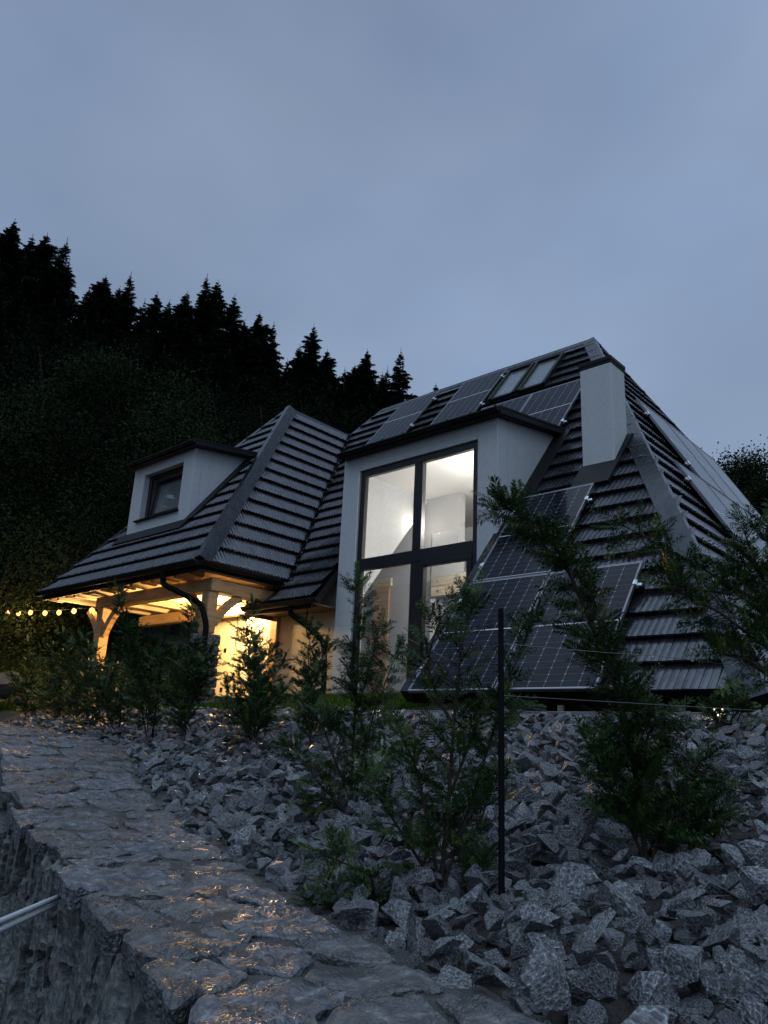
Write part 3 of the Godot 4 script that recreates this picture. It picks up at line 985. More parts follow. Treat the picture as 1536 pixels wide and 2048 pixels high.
		b.cbox(Vector3(x0 + 0.06, 0.0, -t1), Vector3(x1 - 0.06, 0.14, -t1 + 0.09), 0.01, tf)
		var rw := part("roof_window", b.done(), M.dark, house)
		b = MB.new()
		for h in [0.075, 0.093]: # double glazing
			var g := MB.new()
			g.quad(tf * Vector3(x0 + 0.06, h, -t0 - 0.07), tf * Vector3(x1 - 0.06, h, -t0 - 0.07), tf * Vector3(x1 - 0.06, h, -t1 + 0.09), tf * Vector3(x0 + 0.06, h, -t1 + 0.09))
			part("pane", g.done(), M.glass, rw)

func make_porch() -> void:
	# ceiling boards run away from the eave over cross joists
	var x := -13.9
	while x < -9.25:
		box_part("ceiling_board", P(x, 2.335, -8.5), P(x + 0.196, 2.355, -6.1), M.pale_timber, house)
		x += 0.2
	x = -13.6
	while x < -9.5:
		box_part("joist", P(x, 2.215, -8.49), P(x + 0.09, 2.333, -6.12), M.pale_timber, house, 0.008)
		x += 0.62
	for bm in [[-12.6, 2.02, -6.54, -9.24, 2.213, -6.36], [-13.85, 2.02, -8.1, -9.87, 2.213, -7.93]]:
		box_part("beam", P(bm[0], bm[1], bm[2]), P(bm[3], bm[4], bm[5]), M.timber, house, 0.012)
	box_part("beam", P(-9.46, 2.02, -8.0), P(-9.27, 2.212, -6.541), M.timber, house, 0.012)
	# corner post on a stone pier, far post, wall post
	for q in [[-9.46, -6.54], [-12.5, -6.54]]:
		var pier := MB.new()
		box_part("post", P(q[0], 1.42 if q[0] > -10.0 else 0.5, q[1]), P(q[0] + 0.18, 2.02, q[1] + 0.18), M.timber, house, 0.014)
	box_part("post", P(-9.78, 0.5, -8.09), P(-9.604, 2.02, -7.94), M.timber, house, 0.012)
	rng.seed = 8
	var y := 0.42
	while y < 1.4: # stones of the pier
		var h := rng.randf_range(0.1, 0.17)
		for k in 2:
			var a := rng.randf_range(-0.02, 0.02)
			var lo := P(-9.54 + k * 0.17 + a * 0.5, y, -6.6 - absf(a))
			var hi := P(-9.375 + k * 0.17 + a * 0.5, minf(y + h - 0.008, 1.418), -6.3 + a)
			box_part("pier_stone", lo, hi, M.face, house, 0.02)
		y += h
	for s in [[Vector3(-1, 0, 0), P(-9.47, 0, -6.45)], [Vector3(0, 0, -1), P(-9.37, 0, -6.55)], [Vector3(1, 0, 0), P(-12.31, 0, -6.45)], [Vector3(-1, 0, 0), P(-12.51, 0, -6.45)]]:
		var b := MB.new() # braces between post and beam, a little curved
		var d: Vector3 = s[0]
		var o: Vector3 = s[1]
		var sd := d.cross(Vector3.UP) * 0.045
		for i in 5:
			var c := func(f: float, w: float) -> Vector3:
				return o + d * (f * 0.42 - sin(f * PI) * 0.03) + Vector3(0, 1.58 + f * 0.44 + sin(f * PI) * 0.03, 0) + (d * -0.7 + Vector3.UP * 0.7) * w
			b.slab(PackedVector3Array([c.call(i / 5.0, -0.06) - sd, c.call((i + 1) / 5.0, -0.06) - sd, c.call((i + 1) / 5.0, 0.06) - sd, c.call(i / 5.0, 0.06) - sd]), sd * 2.0)
		part("brace", b.done(), M.timber, house)
	# rafter tails under the left overhang
	x = -13.85
	while x < -9.4:
		box_part("rafter_tail", P(x, 2.225, -6.36), P(x + 0.08, 2.33, -6.09), M.timber, house, 0.01)
		x += 0.62
	box_part("porch_floor", P(-13.0, 0.3, -8.5), P(-9.25, 0.56, -6.3), M.mortar, house)

func make_interior() -> void:
	box_part("room_floor", P(-10.6, 0.4, -12.6), P(-5.34, 0.6, -8.12), M.pale_timber, house)
	box_part("room_ceiling", P(-8.0, 4.06, -9.7), P(-5.535, 4.2, -8.1), M.interior, house)
	box_part("room_ceiling", P(-10.6, 4.062, -12.6), P(-5.34, 4.2, -9.7), M.interior, house)
	var b := MB.new() # underside of the roof slope left of the dormer
	b.slab(PackedVector3Array([P(-10.6, 2.0, -8.1), P(-8.0, 2.0, -8.1), P(-8.0, 4.06, -9.7), P(-10.6, 4.06, -9.7)]), Vector3(0, 0.05, 0))
	part("sloping_ceiling", b.done(), M.interior, house)
	box_part("room_wall", P(-10.6, 0.6, -9.86), P(-7.33, 4.058, -9.68), M.interior_grey, house)
	box_part("room_wall", P(-10.7, 0.4, -12.6), P(-10.6, 4.2, -8.76), M.interior, house)
	box_part("room_wall", P(-10.6, 0.6, -8.2), P(-9.87, 2.0, -8.101), M.interior, house)
	box_part("room_wall", P(-10.6, 0.4, -12.72), P(-5.34, 4.2, -12.6), M.interior_grey, house)
	box_part("room_wall", P(-5.45, 0.6, -12.6), P(-5.34, 4.06, -9.6), M.interior, house)
	box_part("inner_lining", P(-5.56, 0.6, -9.6), P(-5.535, 4.06, -8.1), M.interior, house)
	box_part("timber_door", P(-9.14, 0.6, -9.68), P(-8.76, 2.62, -9.64), M.timber, house, 0.006)
	box_part("door_head", P(-9.18, 2.62, -9.68), P(-8.72, 2.76, -9.63), M.pale_timber, house, 0.006)
	box_part("pillar", P(-7.8, 0.6, -9.66), P(-7.735, 2.33, -9.6), M.interior, house)
	# gallery edge: glued beam with bolts, glass guard above
	for k in 2:
		var mb := box_part("gallery_beam", P(-7.79, 2.33 + k * 0.167, -9.66), P(-5.56, 2.493 + k * 0.167, -9.56), M.pale_timber, house, 0.006)
		for q in [-7.62, -6.9, -6.2]:
			var c := MB.new()
			c.tube(PackedVector3Array([P(q, 2.415 + k * 0.167, -9.565), P(q, 2.415 + k * 0.167, -9.545)]), PackedFloat32Array([0.02]), 10)
			part("bolt", c.done(), M.metal, mb)
	box_part("gallery_floor", P(-7.3, 2.5, -12.6), P(-5.56, 2.6, -9.662), M.pale_timber, house)
	var g := MB.new()
	g.quad(P(-7.76, 2.55, -9.54), P(-5.6, 2.55, -9.54), P(-5.6, 3.38, -9.54), P(-7.76, 3.38, -9.54))
	part("glass_guard", g.done(), M.glass, house)
	box_part("guard_edge", P(-7.775, 2.35, -9.545), P(-7.76, 3.385, -9.535), M.alu, house)
	box_part("roof_beam", P(-7.33, 3.55, -10.4), P(-5.46, 3.72, -10.25), M.pale_timber, house, 0.008)
	box_part("panelling", P(-7.3, 2.6, -12.6), P(-5.46, 4.05, -12.58), M.timber, house)
	# two lamps: a wall light by the gallery, one over the ground floor
	var lm := glow(lin(1.0, 0.87, 0.68), 6.0)
	var l := thing("pendant_lamp", "small pendant bulb indoors hidden behind the upper mullion of the tall window", "lamp", P(-7.85, 4.06, -9.25))
	b = MB.new()
	b.tube(PackedVector3Array([Vector3(0, 0, 0), Vector3(0, -0.55, 0)]), PackedFloat32Array([0.005]), 6)
	b.tube(PackedVector3Array([Vector3(0, -0.47, 0), Vector3(0, -0.53, 0)]), PackedFloat32Array([0.018]), 10)
	part("cord", b.done(), M.black, l)
	part("bulb", ball(0.035, 8, 12), lm, l, Transform3D(Basis(), Vector3(0, -0.56, 0)))
	omni("pendant_lamp_light", P(-7.85, 3.5, -9.25), lin(1.0, 0.9, 0.74), 0.12, 0.035)
	l = thing("globe_lamp", "globe lamp hanging indoors beside the right edge of the tall window", "lamp", P(-5.95, 4.06, -8.6))
	b = MB.new()
	b.tube(PackedVector3Array([Vector3(0, 0, 0), Vector3(0, -0.8, 0)]), PackedFloat32Array([0.005]), 6)
	part("cord", b.done(), M.black, l)
	part("globe", ball(0.09, 10, 16), lm, l, Transform3D(Basis(), Vector3(0, -0.86, 0)))
	omni("globe_lamp_light", P(-5.95, 3.2, -8.6), lin(1.0, 0.96, 0.9), 2.1, 0.09)

func ball(r: float, rings: int, seg: int) -> SphereMesh:
	var s := SphereMesh.new()
	s.radius = r
	s.height = r * 2.0
	s.rings = rings
	s.radial_segments = seg
	return s

# ---------------------------------------------------------------- solar panels
var pv_mesh := {}
func solar_panel(O: Vector3, a: Vector3, up: Vector3, n: Vector3, clamps: Array, label: String, group: String) -> void:
	# O: lower left corner of the frame; a along the eave, up the slope
	var w := 1.03
	var L := 1.69
	var t := thing("solar_panel", label, "solar panel", O, group)
	t.basis = Basis(a, n, -up)
	if pv_mesh.is_empty():
		var b := MB.new()
		for q in [[0.0, 0.0, w, 0.012], [0.0, L - 0.012, w, L], [0.0, 0.012, 0.012, L - 0.012], [w - 0.012, 0.012, w, L - 0.012]]:
			b.box(Vector3(q[0], 0.0, -q[3]), Vector3(q[2], 0.035, -q[1]))
		pv_mesh.frame = b.done()
		b = MB.new()
		b.tri(Vector3(0.012, 0.031, -0.012), Vector3(w - 0.012, 0.031, -0.012), Vector3(w - 0.012, 0.031, -L + 0.012), Vector2(0, 1), Vector2(1, 1), Vector2(1, 0))
		b.tri(Vector3(0.012, 0.031, -0.012), Vector3(w - 0.012, 0.031, -L + 0.012), Vector3(0.012, 0.031, -L + 0.012), Vector2(0, 1), Vector2(1, 0), Vector2(0, 0))
		pv_mesh.cells = b.done()
		b = MB.new()
		b.box(Vector3(0.014, 0.004, -L + 0.014), Vector3(w - 0.014, 0.012, -0.014))
		pv_mesh.back = b.done()
		b = MB.new()
		b.cbox(Vector3(-0.02, -0.02, -0.035), Vector3(0.025, 0.045, 0.035), 0.006)
		b.cbox(Vector3(0.02, -0.02, -0.02), Vector3(0.06, 0.012, 0.02), 0.004)
		pv_mesh.clamp = b.done()
		b = MB.new()
		b.box(Vector3(-0.06, -0.045, -0.02), Vector3(w + 0.07, -0.005, 0.02))
		pv_mesh.rail = b.done()
	part("frame", pv_mesh.frame, M.alu, t)
	part("cell_sheet", pv_mesh.cells, M.cells, t)
	part("backsheet", pv_mesh.back, M.black, t)
	for f in [0.3, 1.36]:
		part("mounting_rail", pv_mesh.rail, M.dark, t, Transform3D(Basis(), Vector3(0, 0, -f)))
		for c in clamps:
			part("clamp", pv_mesh.clamp, M.metal, t, Transform3D(Basis(Vector3.UP, 0.0 if c > 0 else PI), Vector3(w if c > 0 else 0.0, 0, -f)))

func make_panels() -> void:
	var R := Vector3.RIGHT
	var g := "solar panels on the front roof slope"
	var h := 0.1
	for q in [[-5.2, -0.05, [-1], "front solar panel in bottom row beside the tall window, lowest left"], [-4.155, -0.05, [1], "front solar panel in bottom row nearest the metal hip, lowest right"], [-5.19, 1.655, [-1, 1], "single front solar panel standing above the bottom pair, below the chimney"], [-10.2, 6.72, [1], "upper solar panel nearest the wing, leftmost below the ridge"], [-8.53, 6.72, [1], "upper solar panel directly left of the two roof windows"], [-7.35, 5.06, [], "solar panel under the roof windows half hidden by the dormer roof"], [-6.31, 5.06, [1], "solar panel right under the roof windows next to the chimney"]]:
		solar_panel(front(q[0], q[1], h), R, FU, FN, q[2], q[3], g)
	var eu := (Vector3(APEX.x, APEX.y, 0) - Vector3(CORNER.x, CORNER.y, 0)).normalized()
	var en := Vector3(eu.y, -eu.x, 0)
	var word := ["nearest the hip", "second from the hip", "third from the hip", "fourth from the hip", "fifth from the hip", "sixth from the hip"]
	var row := ["top", "middle", "bottom"]
	var spec := [[3.68, 10.33, 3], [2.2, 9.4, 4], [0.72, 8.45, 6]]
	for k in 3:
		for i in spec[k][2]:
			var y: float = spec[k][0]
			var s: float = spec[k][1] + i * 1.045
			var o := Vector3(CORNER.x, CORNER.y, -s) + eu * ((y - 0.485) / eu.y) + en * h
			solar_panel(o, Vector3(0, 0, -1), eu, en, [-1] if i == 0 else [], "solar panel on right roof end, %s row, %s" % [row[k], word[i]], "solar panels on the right roof end")

# ---------------------------------------------------------------- stones
func rock_mesh(sd: int, flat: float, planes: int, fine := 1, block := false) -> ArrayMesh: # a broken block: planes cut off a ball, with narrow chamfers
	var r := RandomNumberGenerator.new()
	r.seed = sd
	var pn := PackedVector3Array()
	var pd := PackedFloat32Array()
	for i in planes:
		var d := Vector3.ZERO
		for tries in 40:
			d = Vector3(r.randfn(), r.randfn(), r.randfn()).normalized()
			var ok := true
			for q in pn:
				if q.dot(d) > 0.72:
					ok = false
			if ok:
				break
		pn.append(d)
		pd.append(r.randf_range(1.0, 1.25) if block else r.randf_range(0.5, 0.95))
	for ax in [Vector3.RIGHT, Vector3.LEFT, Vector3.UP, Vector3.DOWN, Vector3.BACK, Vector3.FORWARD]:
		pn.append((ax + Vector3(r.randfn(), r.randfn(), r.randfn()) * 0.12).normalized()); pd.append(r.randf_range(0.82, 0.98) if block else 1.08)
	var b := MB.new()
	var sc := Vector3(1.0, flat, r.randf_range(0.65, 0.85)) if not block else Vector3.ONE
	var rough := FastNoiseLite.new()
	rough.seed = sd
	rough.frequency = 1.4
	rough.fractal_octaves = 3
	for i in pn.size():
		var nn := pn[i]
		var a := nn.cross(Vector3(0.3, 0.8, 0.52)).normalized()
		var c := nn.cross(a)
		var poly := PackedVector3Array([nn * pd[i] + (a + c) * 3.0, nn * pd[i] + (c - a) * 3.0, nn * pd[i] - (a + c) * 3.0, nn * pd[i] + (a - c) * 3.0])
		for j in pn.size():
			if j == i or poly.size() < 3:
				continue
			var out := PackedVector3Array()
			for k in poly.size():
				var p0 := poly[k]
				var p1 := poly[(k + 1) % poly.size()]
				var d0 := pn[j].dot(p0) - pd[j]
				var d1 := pn[j].dot(p1) - pd[j]
				if d0 <= 0:
					out.append(p0)
				if (d0 < 0) != (d1 < 0) and absf(d0 - d1) > 1e-9:
					out.append(p0 + (p1 - p0) * (d0 / (d0 - d1)))
			poly = out
		if poly.size() < 3:
			continue
		var mid := Vector3.ZERO
		for q in poly:
			mid += q / poly.size()
		mid += nn * r.randf_range(-0.05, 0.04) # each face is a little dished or domed
		for k in poly.size():
			chip(b, mid * sc, poly[k] * sc, poly[(k + 1) % poly.size()] * sc, fine, rough)
	return b.done()

func crag(p: Vector3, f: FastNoiseLite) -> Vector3:
	return p * (1.0 + f.get_noise_3dv(p) * 0.1)

func chip(b: MB, a: Vector3, c: Vector3, d: Vector3, depth: int, f: FastNoiseLite) -> void: # splits a face and roughens it
	if depth == 0:
		b.to(crag(a, f), crag(c, f), crag(d, f), Vector3.ZERO)
		return
	var ac := (a + c) * 0.5
	var cd := (c + d) * 0.5
	var da := (d + a) * 0.5
	chip(b, a, ac, da, depth - 1, f)
	chip(b, ac, c, cd, depth - 1, f)
	chip(b, da, cd, d, depth - 1, f)
	chip(b, ac, cd, da, depth - 1, f)

func make_stones() -> void:
	var kinds := []
	for k in 16:
		kinds.append(rock_mesh(100 + k * 7, [0.66, 0.5, 0.58, 0.4, 0.75][k % 5], 6 + k % 4, 2))
	rng.seed = 2024
	var all := []
	var eye := Vector3(0, E, 0)
	for layer in 3: # bed, upper stones, chips in the gaps
		var x := -12.6
		while x < 2.2:
			var zw := interp(WALL_R, x)
			var far0 := clampf(-x / 10.0, 0, 1)
			var z := zw + 0.04
			while z > -5.95:
				var px := x + rng.randf_range(-0.05, 0.05)
				var pz := z + rng.randf_range(-0.05, 0.05)
				var s := lerpf(0.024, 0.074, pow(rng.randf(), 1.3))
				if rng.randf() < 0.07:
					s *= rng.randf_range(1.2, 1.55)
				if layer == 1:
					s *= 0.8
				elif layer == 2:
					s = rng.randf_range(0.012, 0.024)
				var y := ground(px, minf(pz, zw - 0.02)) + (s * 0.1 if layer == 0 else (0.05 + s * 0.32 if layer == 1 else rng.randf_range(0.005, 0.03)))
				var keep := layer == 0 or rng.randf() < (0.5 if layer == 1 else 0.9)
				if pz > interp(WALL_R, px) + 0.03 - s * 0.5:
					keep = false
				if pz < -5.72 and layer == 1:
					keep = false
				if keep:
					var bs := Basis.from_euler(Vector3(rng.randf_range(-0.9, 0.9), rng.randf() * TAU, rng.randf_range(-0.8, 0.8)))
					var at := P(px, y, pz)
					var g := rng.randf_range(0.42, 1.0)
					if rng.randf() < 0.06:
						g *= 1.35
					all.append({"k": rng.randi() % kinds.size(), "xf": Transform3D(bs * s, at), "big": s / at.distance_to(eye) * (1.0 if inside(at) else 0.0), "c": Color(g * rng.randf_range(0.97, 1.04), g, g * rng.randf_range(0.97, 1.03))})
				z -= 0.083
			x += 0.083
	all.sort_custom(func(p, q): return p.big > q.big)
	var tints := []
	for k in 5:
		var m: StandardMaterial3D = M.stone.duplicate()
		m.vertex_color_use_as_albedo = false
		var g: float = [0.5, 0.7, 0.9, 1.1, 0.6][k]
		m.albedo_color = lin(g, g, g * [1.0, 1.02, 0.98, 1.0, 1.03][k]) if g <= 1.0 else Color(1, 1, 1)
		tints.append(m)
	for i in mini(300, all.size()):
		solo("crushed_stone", kinds[all[i].k], tints[i % 5], "loose grey broken stone on the slope near the wall", "stone", all[i].xf, "loose broken stones of the slope")
	var bed := Node3D.new()
	bed.name = "crushed_stone_bed"
	add_child(bed)
	bed.set_meta("kind", "stuff")
	bed.set_meta("label", "bed of loose grey broken stone below the house")
	bed.set_meta("category", "stones")
	for k in kinds.size():
		var xf := []
		var cl := []
		for i in range(300, all.size()):
			if all[i].k == k:
				xf.append(all[i].xf)
				cl.append(all[i].c)
		var mi := multi("stones", kinds[k], M.stone, xf, cl, bed)
		mi.set_meta("kind", "stuff")

func inside(p: Vector3) -> bool: # within the picture
	var q := Transform3D(Basis(Vector3(0.740856, 0.045468, -0.670123), Vector3(0.16238, 0.955986, 0.244383), Vector3(0.65174, -0.289867, 0.700865)), Vector3(0, E, 0)).affine_inverse() * p
	return q.z < 0 and absf(q.x / -q.z) < 0.5 and absf(q.y / -q.z) < 0.665

# ---------------------------------------------------------------- the stone wall
func cut(poly: PackedVector2Array, p: Vector2, n: Vector2) -> PackedVector2Array: # keeps what lies behind a line
	var out := PackedVector2Array()
	for k in poly.size():
		var a := poly[k]
		var b := poly[(k + 1) % poly.size()]
		var d0 := n.dot(a - p)
		var d1 := n.dot(b - p)
		if d0 <= 0:
			out.append(a)
		if (d0 < 0) != (d1 < 0) and absf(d0 - d1) > 1e-9:
			out.append(a + (b - a) * (d0 / (d0 - d1)))
	return out

func coping_stone(wall: Node3D, c: Vector2, poly: PackedVector2Array, fin: FastNoiseLite, sd: int) -> void:
	var r := RandomNumberGenerator.new()
	r.seed = 5000 + sd
	var mid := Vector2.ZERO
	for p in poly:
		mid += p / poly.size()
	var rim := PackedVector2Array()
	for k in poly.size():
		var a := poly[k]
		var e := poly[(k + 1) % poly.size()]
		var n := maxi(2, int(a.distance_to(e) / 0.018))
		for q in n:
			var p := a.lerp(e, float(q) / n)
			# worn corners and a ragged outline
			var away := minf(p.distance_to(a), p.distance_to(e))
			p = p.lerp(mid, 0.07 * exp(-away / 0.025) + 0.05 * fin.get_noise_2d(p.x * 1.6 + sd, p.y * 1.6) + 0.01)
			rim.append(p)
	var y0 := interp(WALL_Y, mid.x) + r.randf_range(-0.002, 0.009)
	var tilt := Vector2((interp(WALL_Y, mid.x + 0.2) - interp(WALL_Y, mid.x - 0.2)) / 0.4 + r.randf_range(-0.025, 0.025), r.randf_range(-0.03, 0.03))
	var grain := r.randf_range(-0.6, 0.2)
	var lay := FastNoiseLite.new()
	lay.seed = 60 + sd
	lay.frequency = 4.5
	lay.fractal_octaves = 3
	var top := func(p: Vector2, drop: float) -> Vector3:
		var q := (p - mid).rotated(grain)
		var l := lay.get_noise_2d(q.x * 0.6, q.y * 1.7) * 3.2
		var terr := floorf(l) + smoothstep(0.86, 1.0, l - floorf(l)) # thin leaves of slate
		return Vector3(p.x - mid.x, tilt.dot(p - mid) + terr * 0.006 + fin.get_noise_2d(p.x * 2.6, p.y * 3.4) * 0.003 - drop, p.y - mid.y)
	var b := MB.new()
	var rings := [0.12, 0.25, 0.38, 0.5, 0.6, 0.7, 0.79, 0.87, 0.94, 1.0]
	var k := rim.size()
	var last := PackedVector3Array()
	for ri in rings.size():
		var now := PackedVector3Array()
		for p in rim:
			now.append(top.call(mid.lerp(p, rings[ri]), 0.006 if ri == 9 else (0.001 if ri == 8 else 0.0)))
		for q in k:
			var j := (q + 1) % k
			if ri == 0:
				b.to(top.call(mid, 0.0), now[q], now[j], Vector3(0, -9, 0))
			else:
				b.to(last[q], last[j], now[j], Vector3(0, -9, 0))
				b.to(last[q], now[j], now[q], Vector3(0, -9, 0))
		last = now
	for q in k: # broken edge
		var j := (q + 1) % k
		var d0 := Vector3(-last[q].x, 0, -last[q].z).normalized() * 0.02 * absf(fin.get_noise_2d(rim[q].x * 3.0, rim[q].y * 3.0)) + Vector3(0, -0.06, 0)
		var d1 := Vector3(-last[j].x, 0, -last[j].z).normalized() * 0.02 * absf(fin.get_noise_2d(rim[j].x * 3.0, rim[j].y * 3.0)) + Vector3(0, -0.06, 0)
		b.qo(last[q], last[j], last[j] + d1, last[q] + d0, Vector3(0, -0.03, 0))
	part("coping_stone", b.done(), [M.slate, M.slate_blue, M.slate][sd % 3], wall, Transform3D(Basis(), P(mid.x, y0, mid.y)))

func make_wall() -> void:
	var wall := thing("stone_wall", "low grey rubble stone wall with broad flat wet top beside loose stones", "wall", Vector3.ZERO)
	var big := FastNoiseLite.new()
	big.seed = 31
	big.frequency = 1.6
	big.fractal_octaves = 3
	var fin := FastNoiseLite.new()
	fin.seed = 15
	fin.frequency = 11.0
	fin.fractal_octaves = 3
	# mortar bed
	var b := MB.new()
	var x := 2.6
	var rows := []
	while x > -13.0:
		var row := PackedVector3Array()
		var zl := interp(WALL_L, x) - 0.03 + big.get_noise_1d(x * 1.3) * 0.03
		var zr := interp(WALL_R, x) - 0.05
		for j in 25:
			var pz := lerpf(zl, zr, j / 24.0)
			row.append(P(x, interp(WALL_Y, x) - 0.011 + fin.get_noise_2d(x, pz) * 0.006 + big.get_noise_2d(x, pz) * 0.008, pz))
		row.append(row[24] + Vector3(0, -0.12, -0.03))
		row.insert(0, row[0] + Vector3(0, -0.12, -0.04))
		rows.append(row)
		x -= 0.025 if x > -4.0 else 0.06
	for i in rows.size() - 1:
		for j in rows[i].size() - 1:
			b.quad(rows[i + 1][j], rows[i][j], rows[i][j + 1], rows[i + 1][j + 1])
	part("mortar_bed", b.done(), M.mortar, wall)
	# coping stones: irregular flat pieces fitted together
	rng.seed = 77
	var seeds := PackedVector2Array()
	var sx := 1.4
	var lane := 0
	while sx > -12.6:
		var zl := interp(WALL_L, sx)
		var zr := interp(WALL_R, sx)
		var n := 2 if lane % 2 == 0 else 3
		for k in n:
			seeds.append(Vector2(sx + rng.randf_range(-0.13, 0.13), lerpf(zl, zr, clampf((k + 0.5) / n + rng.randf_range(-0.12, 0.12), 0.08, 0.92))))
		sx -= rng.randf_range(0.2, 0.38) * (1.0 if sx > -6.0 else 1.6)
		lane += 1
	for i in seeds.size():
		var c := seeds[i]
		var poly := PackedVector2Array([c + Vector2(-0.6, -0.6), c + Vector2(0.6, -0.6), c + Vector2(0.6, 0.6), c + Vector2(-0.6, 0.6)])
		for k in seeds.size():
			if k != i and seeds[k].distance_to(c) < 1.3:
				var m := (seeds[k] - c).normalized()
				poly = cut(poly, (c + seeds[k]) * 0.5 - m * rng.randf_range(0.003, 0.014), m)
		for e in [[WALL_L, 1.0, rng.randf_range(-0.05, 0.035)], [WALL_R, -1.0, rng.randf_range(0.0, 0.07)]]:
			var z0 := interp(e[0], c.x - 0.2)
			var z1 := interp(e[0], c.x + 0.2)
			var tang := Vector2(0.4, z1 - z0).normalized()
			var nn := Vector2(-tang.y, tang.x) * float(e[1])
			poly = cut(poly, Vector2(c.x, interp(e[0], c.x)) - nn * float(e[2]), nn)
		if poly.size() < 3:
			continue
		coping_stone(wall, c, poly, fin, i)
	var core := MB.new()
	x = 2.5
	while x > -12.9:
		var x1 := x - 0.4
		var a := P(x, interp(WALL_Y, x) - 0.06, interp(WALL_L, x) - 0.13)
		var c := P(x1, interp(WALL_Y, x1) - 0.06, interp(WALL_L, x1) - 0.13)
		core.quad(Vector3(c.x, -0.05, c.z), Vector3(a.x, -0.05, a.z), a, c)
		x = x1
	part("mortar_core", core.done(), M.mortar, wall)
	# face: upright and lying slabs
	var kinds := []
	for k in 7:
		kinds.append(rock_mesh(900 + k * 13, 1.0, 7, 2, true))
	x = -0.2
	while x > -7.4:
		var zf := interp(WALL_L, x)
		var dir := Vector3(-0.3, 0, interp(WALL_L, x - 0.3) - zf).normalized()
		var out := Vector3(-dir.z, 0, dir.x) * -1.0
		if out.z < 0:
			out = -out
		var y: float = interp(WALL_Y, x) - 0.03
		var w := rng.randf_range(0.1, 0.24)
		while y > -1.55:
			var h := rng.randf_range(0.2, 0.5)
			var bs := Basis(dir, Vector3.UP, out).rotated(out, rng.randf_range(-0.16, 0.16)).rotated(dir, rng.randf_range(-0.12, 0.12))
			var at := P(x - w * 0.5, y - h * 0.5, interp(WALL_L, x - w * 0.5) - 0.115 + rng.randf_range(-0.05, 0.025))
			part("face_stone", kinds[rng.randi() % kinds.size()], M.face, wall, Transform3D(bs * Basis.from_scale(Vector3(w * 0.5, h * 0.5, 0.09)), at))
			y -= h * 0.97
		x -= w * 0.93
	# two grey conduits leave the wall
	for k in 2:
		var c := thing("conduit", ["upper of two grey cables leaving the face of the stone wall", "lower of two grey cables leaving the face of the stone wall"][k], "cable", P(-3.02, -0.585 - k * 0.022, -1.62), "cables from the wall")
		pipe(c, "sleeve", [Vector3(0.0, 0.0, 0), Vector3(0.09, -0.002, 0.13), Vector3(0.24, -0.022 - k * 0.006, 0.38), Vector3(0.35, -0.07 - k * 0.01, 0.68), Vector3(0.4, -0.2, 1.0), Vector3(0.42, -0.5, 1.2), Vector3(0.43, -1.0, 1.25)], 0.0095, M.cable)

# ---------------------------------------------------------------- plants
const LEAF_MAX := Color(0.14, 0.19, 0.06)
func leafcol(r: RandomNumberGenerator, base: Color, vary: float) -> Color: # as a share of LEAF_MAX
	var k := r.randf_range(1.0 - vary, 1.0 + vary)
	return Color(base.r / LEAF_MAX.r * k * r.randf_range(0.9, 1.12), base.g / LEAF_MAX.g * k, base.b / LEAF_MAX.b * k * r.randf_range(0.85, 1.15))

var shoots := []
func make_shoots() -> void:
	for kind in 6: # flat comb, half-spiral, dense tip; then the same for shrubs farther off
		var b := MB.new()
		var r := RandomNumberGenerator.new()
		r.seed = 60 + kind
		var L := 0.12
		var form := kind % 3
		var far := kind > 2
		var nn: int = 13 if far else [24, 26, 28][form]
		for i in nn:
			for s in [-1, 1]:
				var f := (i + r.randf() * 0.6) / nn
				var ln := r.randf_range(0.026, 0.037) * (1.0 if f < 0.8 else lerpf(1.0, 0.55, (f - 0.8) * 5.0))
				var roll := r.randf_range(-0.25, 0.35) if form == 0 else r.randf_range(-1.3, 1.3)
				var fwd := r.randf_range(0.35, 0.7) + (f * 0.5 if form == 2 else 0.1)
				var o := Vector3(0, 0, -L * f)
				var d := Vector3(s * cos(roll), sin(roll) + 0.15, -fwd).normalized()
				var side := d.cross(Vector3.UP).normalized() * (0.0052 if far else 0.0025)
				if side.length() < 0.0005:
					side = Vector3(0.0015, 0, 0)
				var q := o + d * ln * 0.5 + Vector3(0, 0.002, 0)
				var tip := o + d * ln - Vector3(0, 0.002, 0)
				if far:
					b.tri(o - side, o + side, tip)
				else:
					b.tri(o, q + side, q - side)
					b.tri(q - side, q + side, tip)
		shoots.append(b.done())

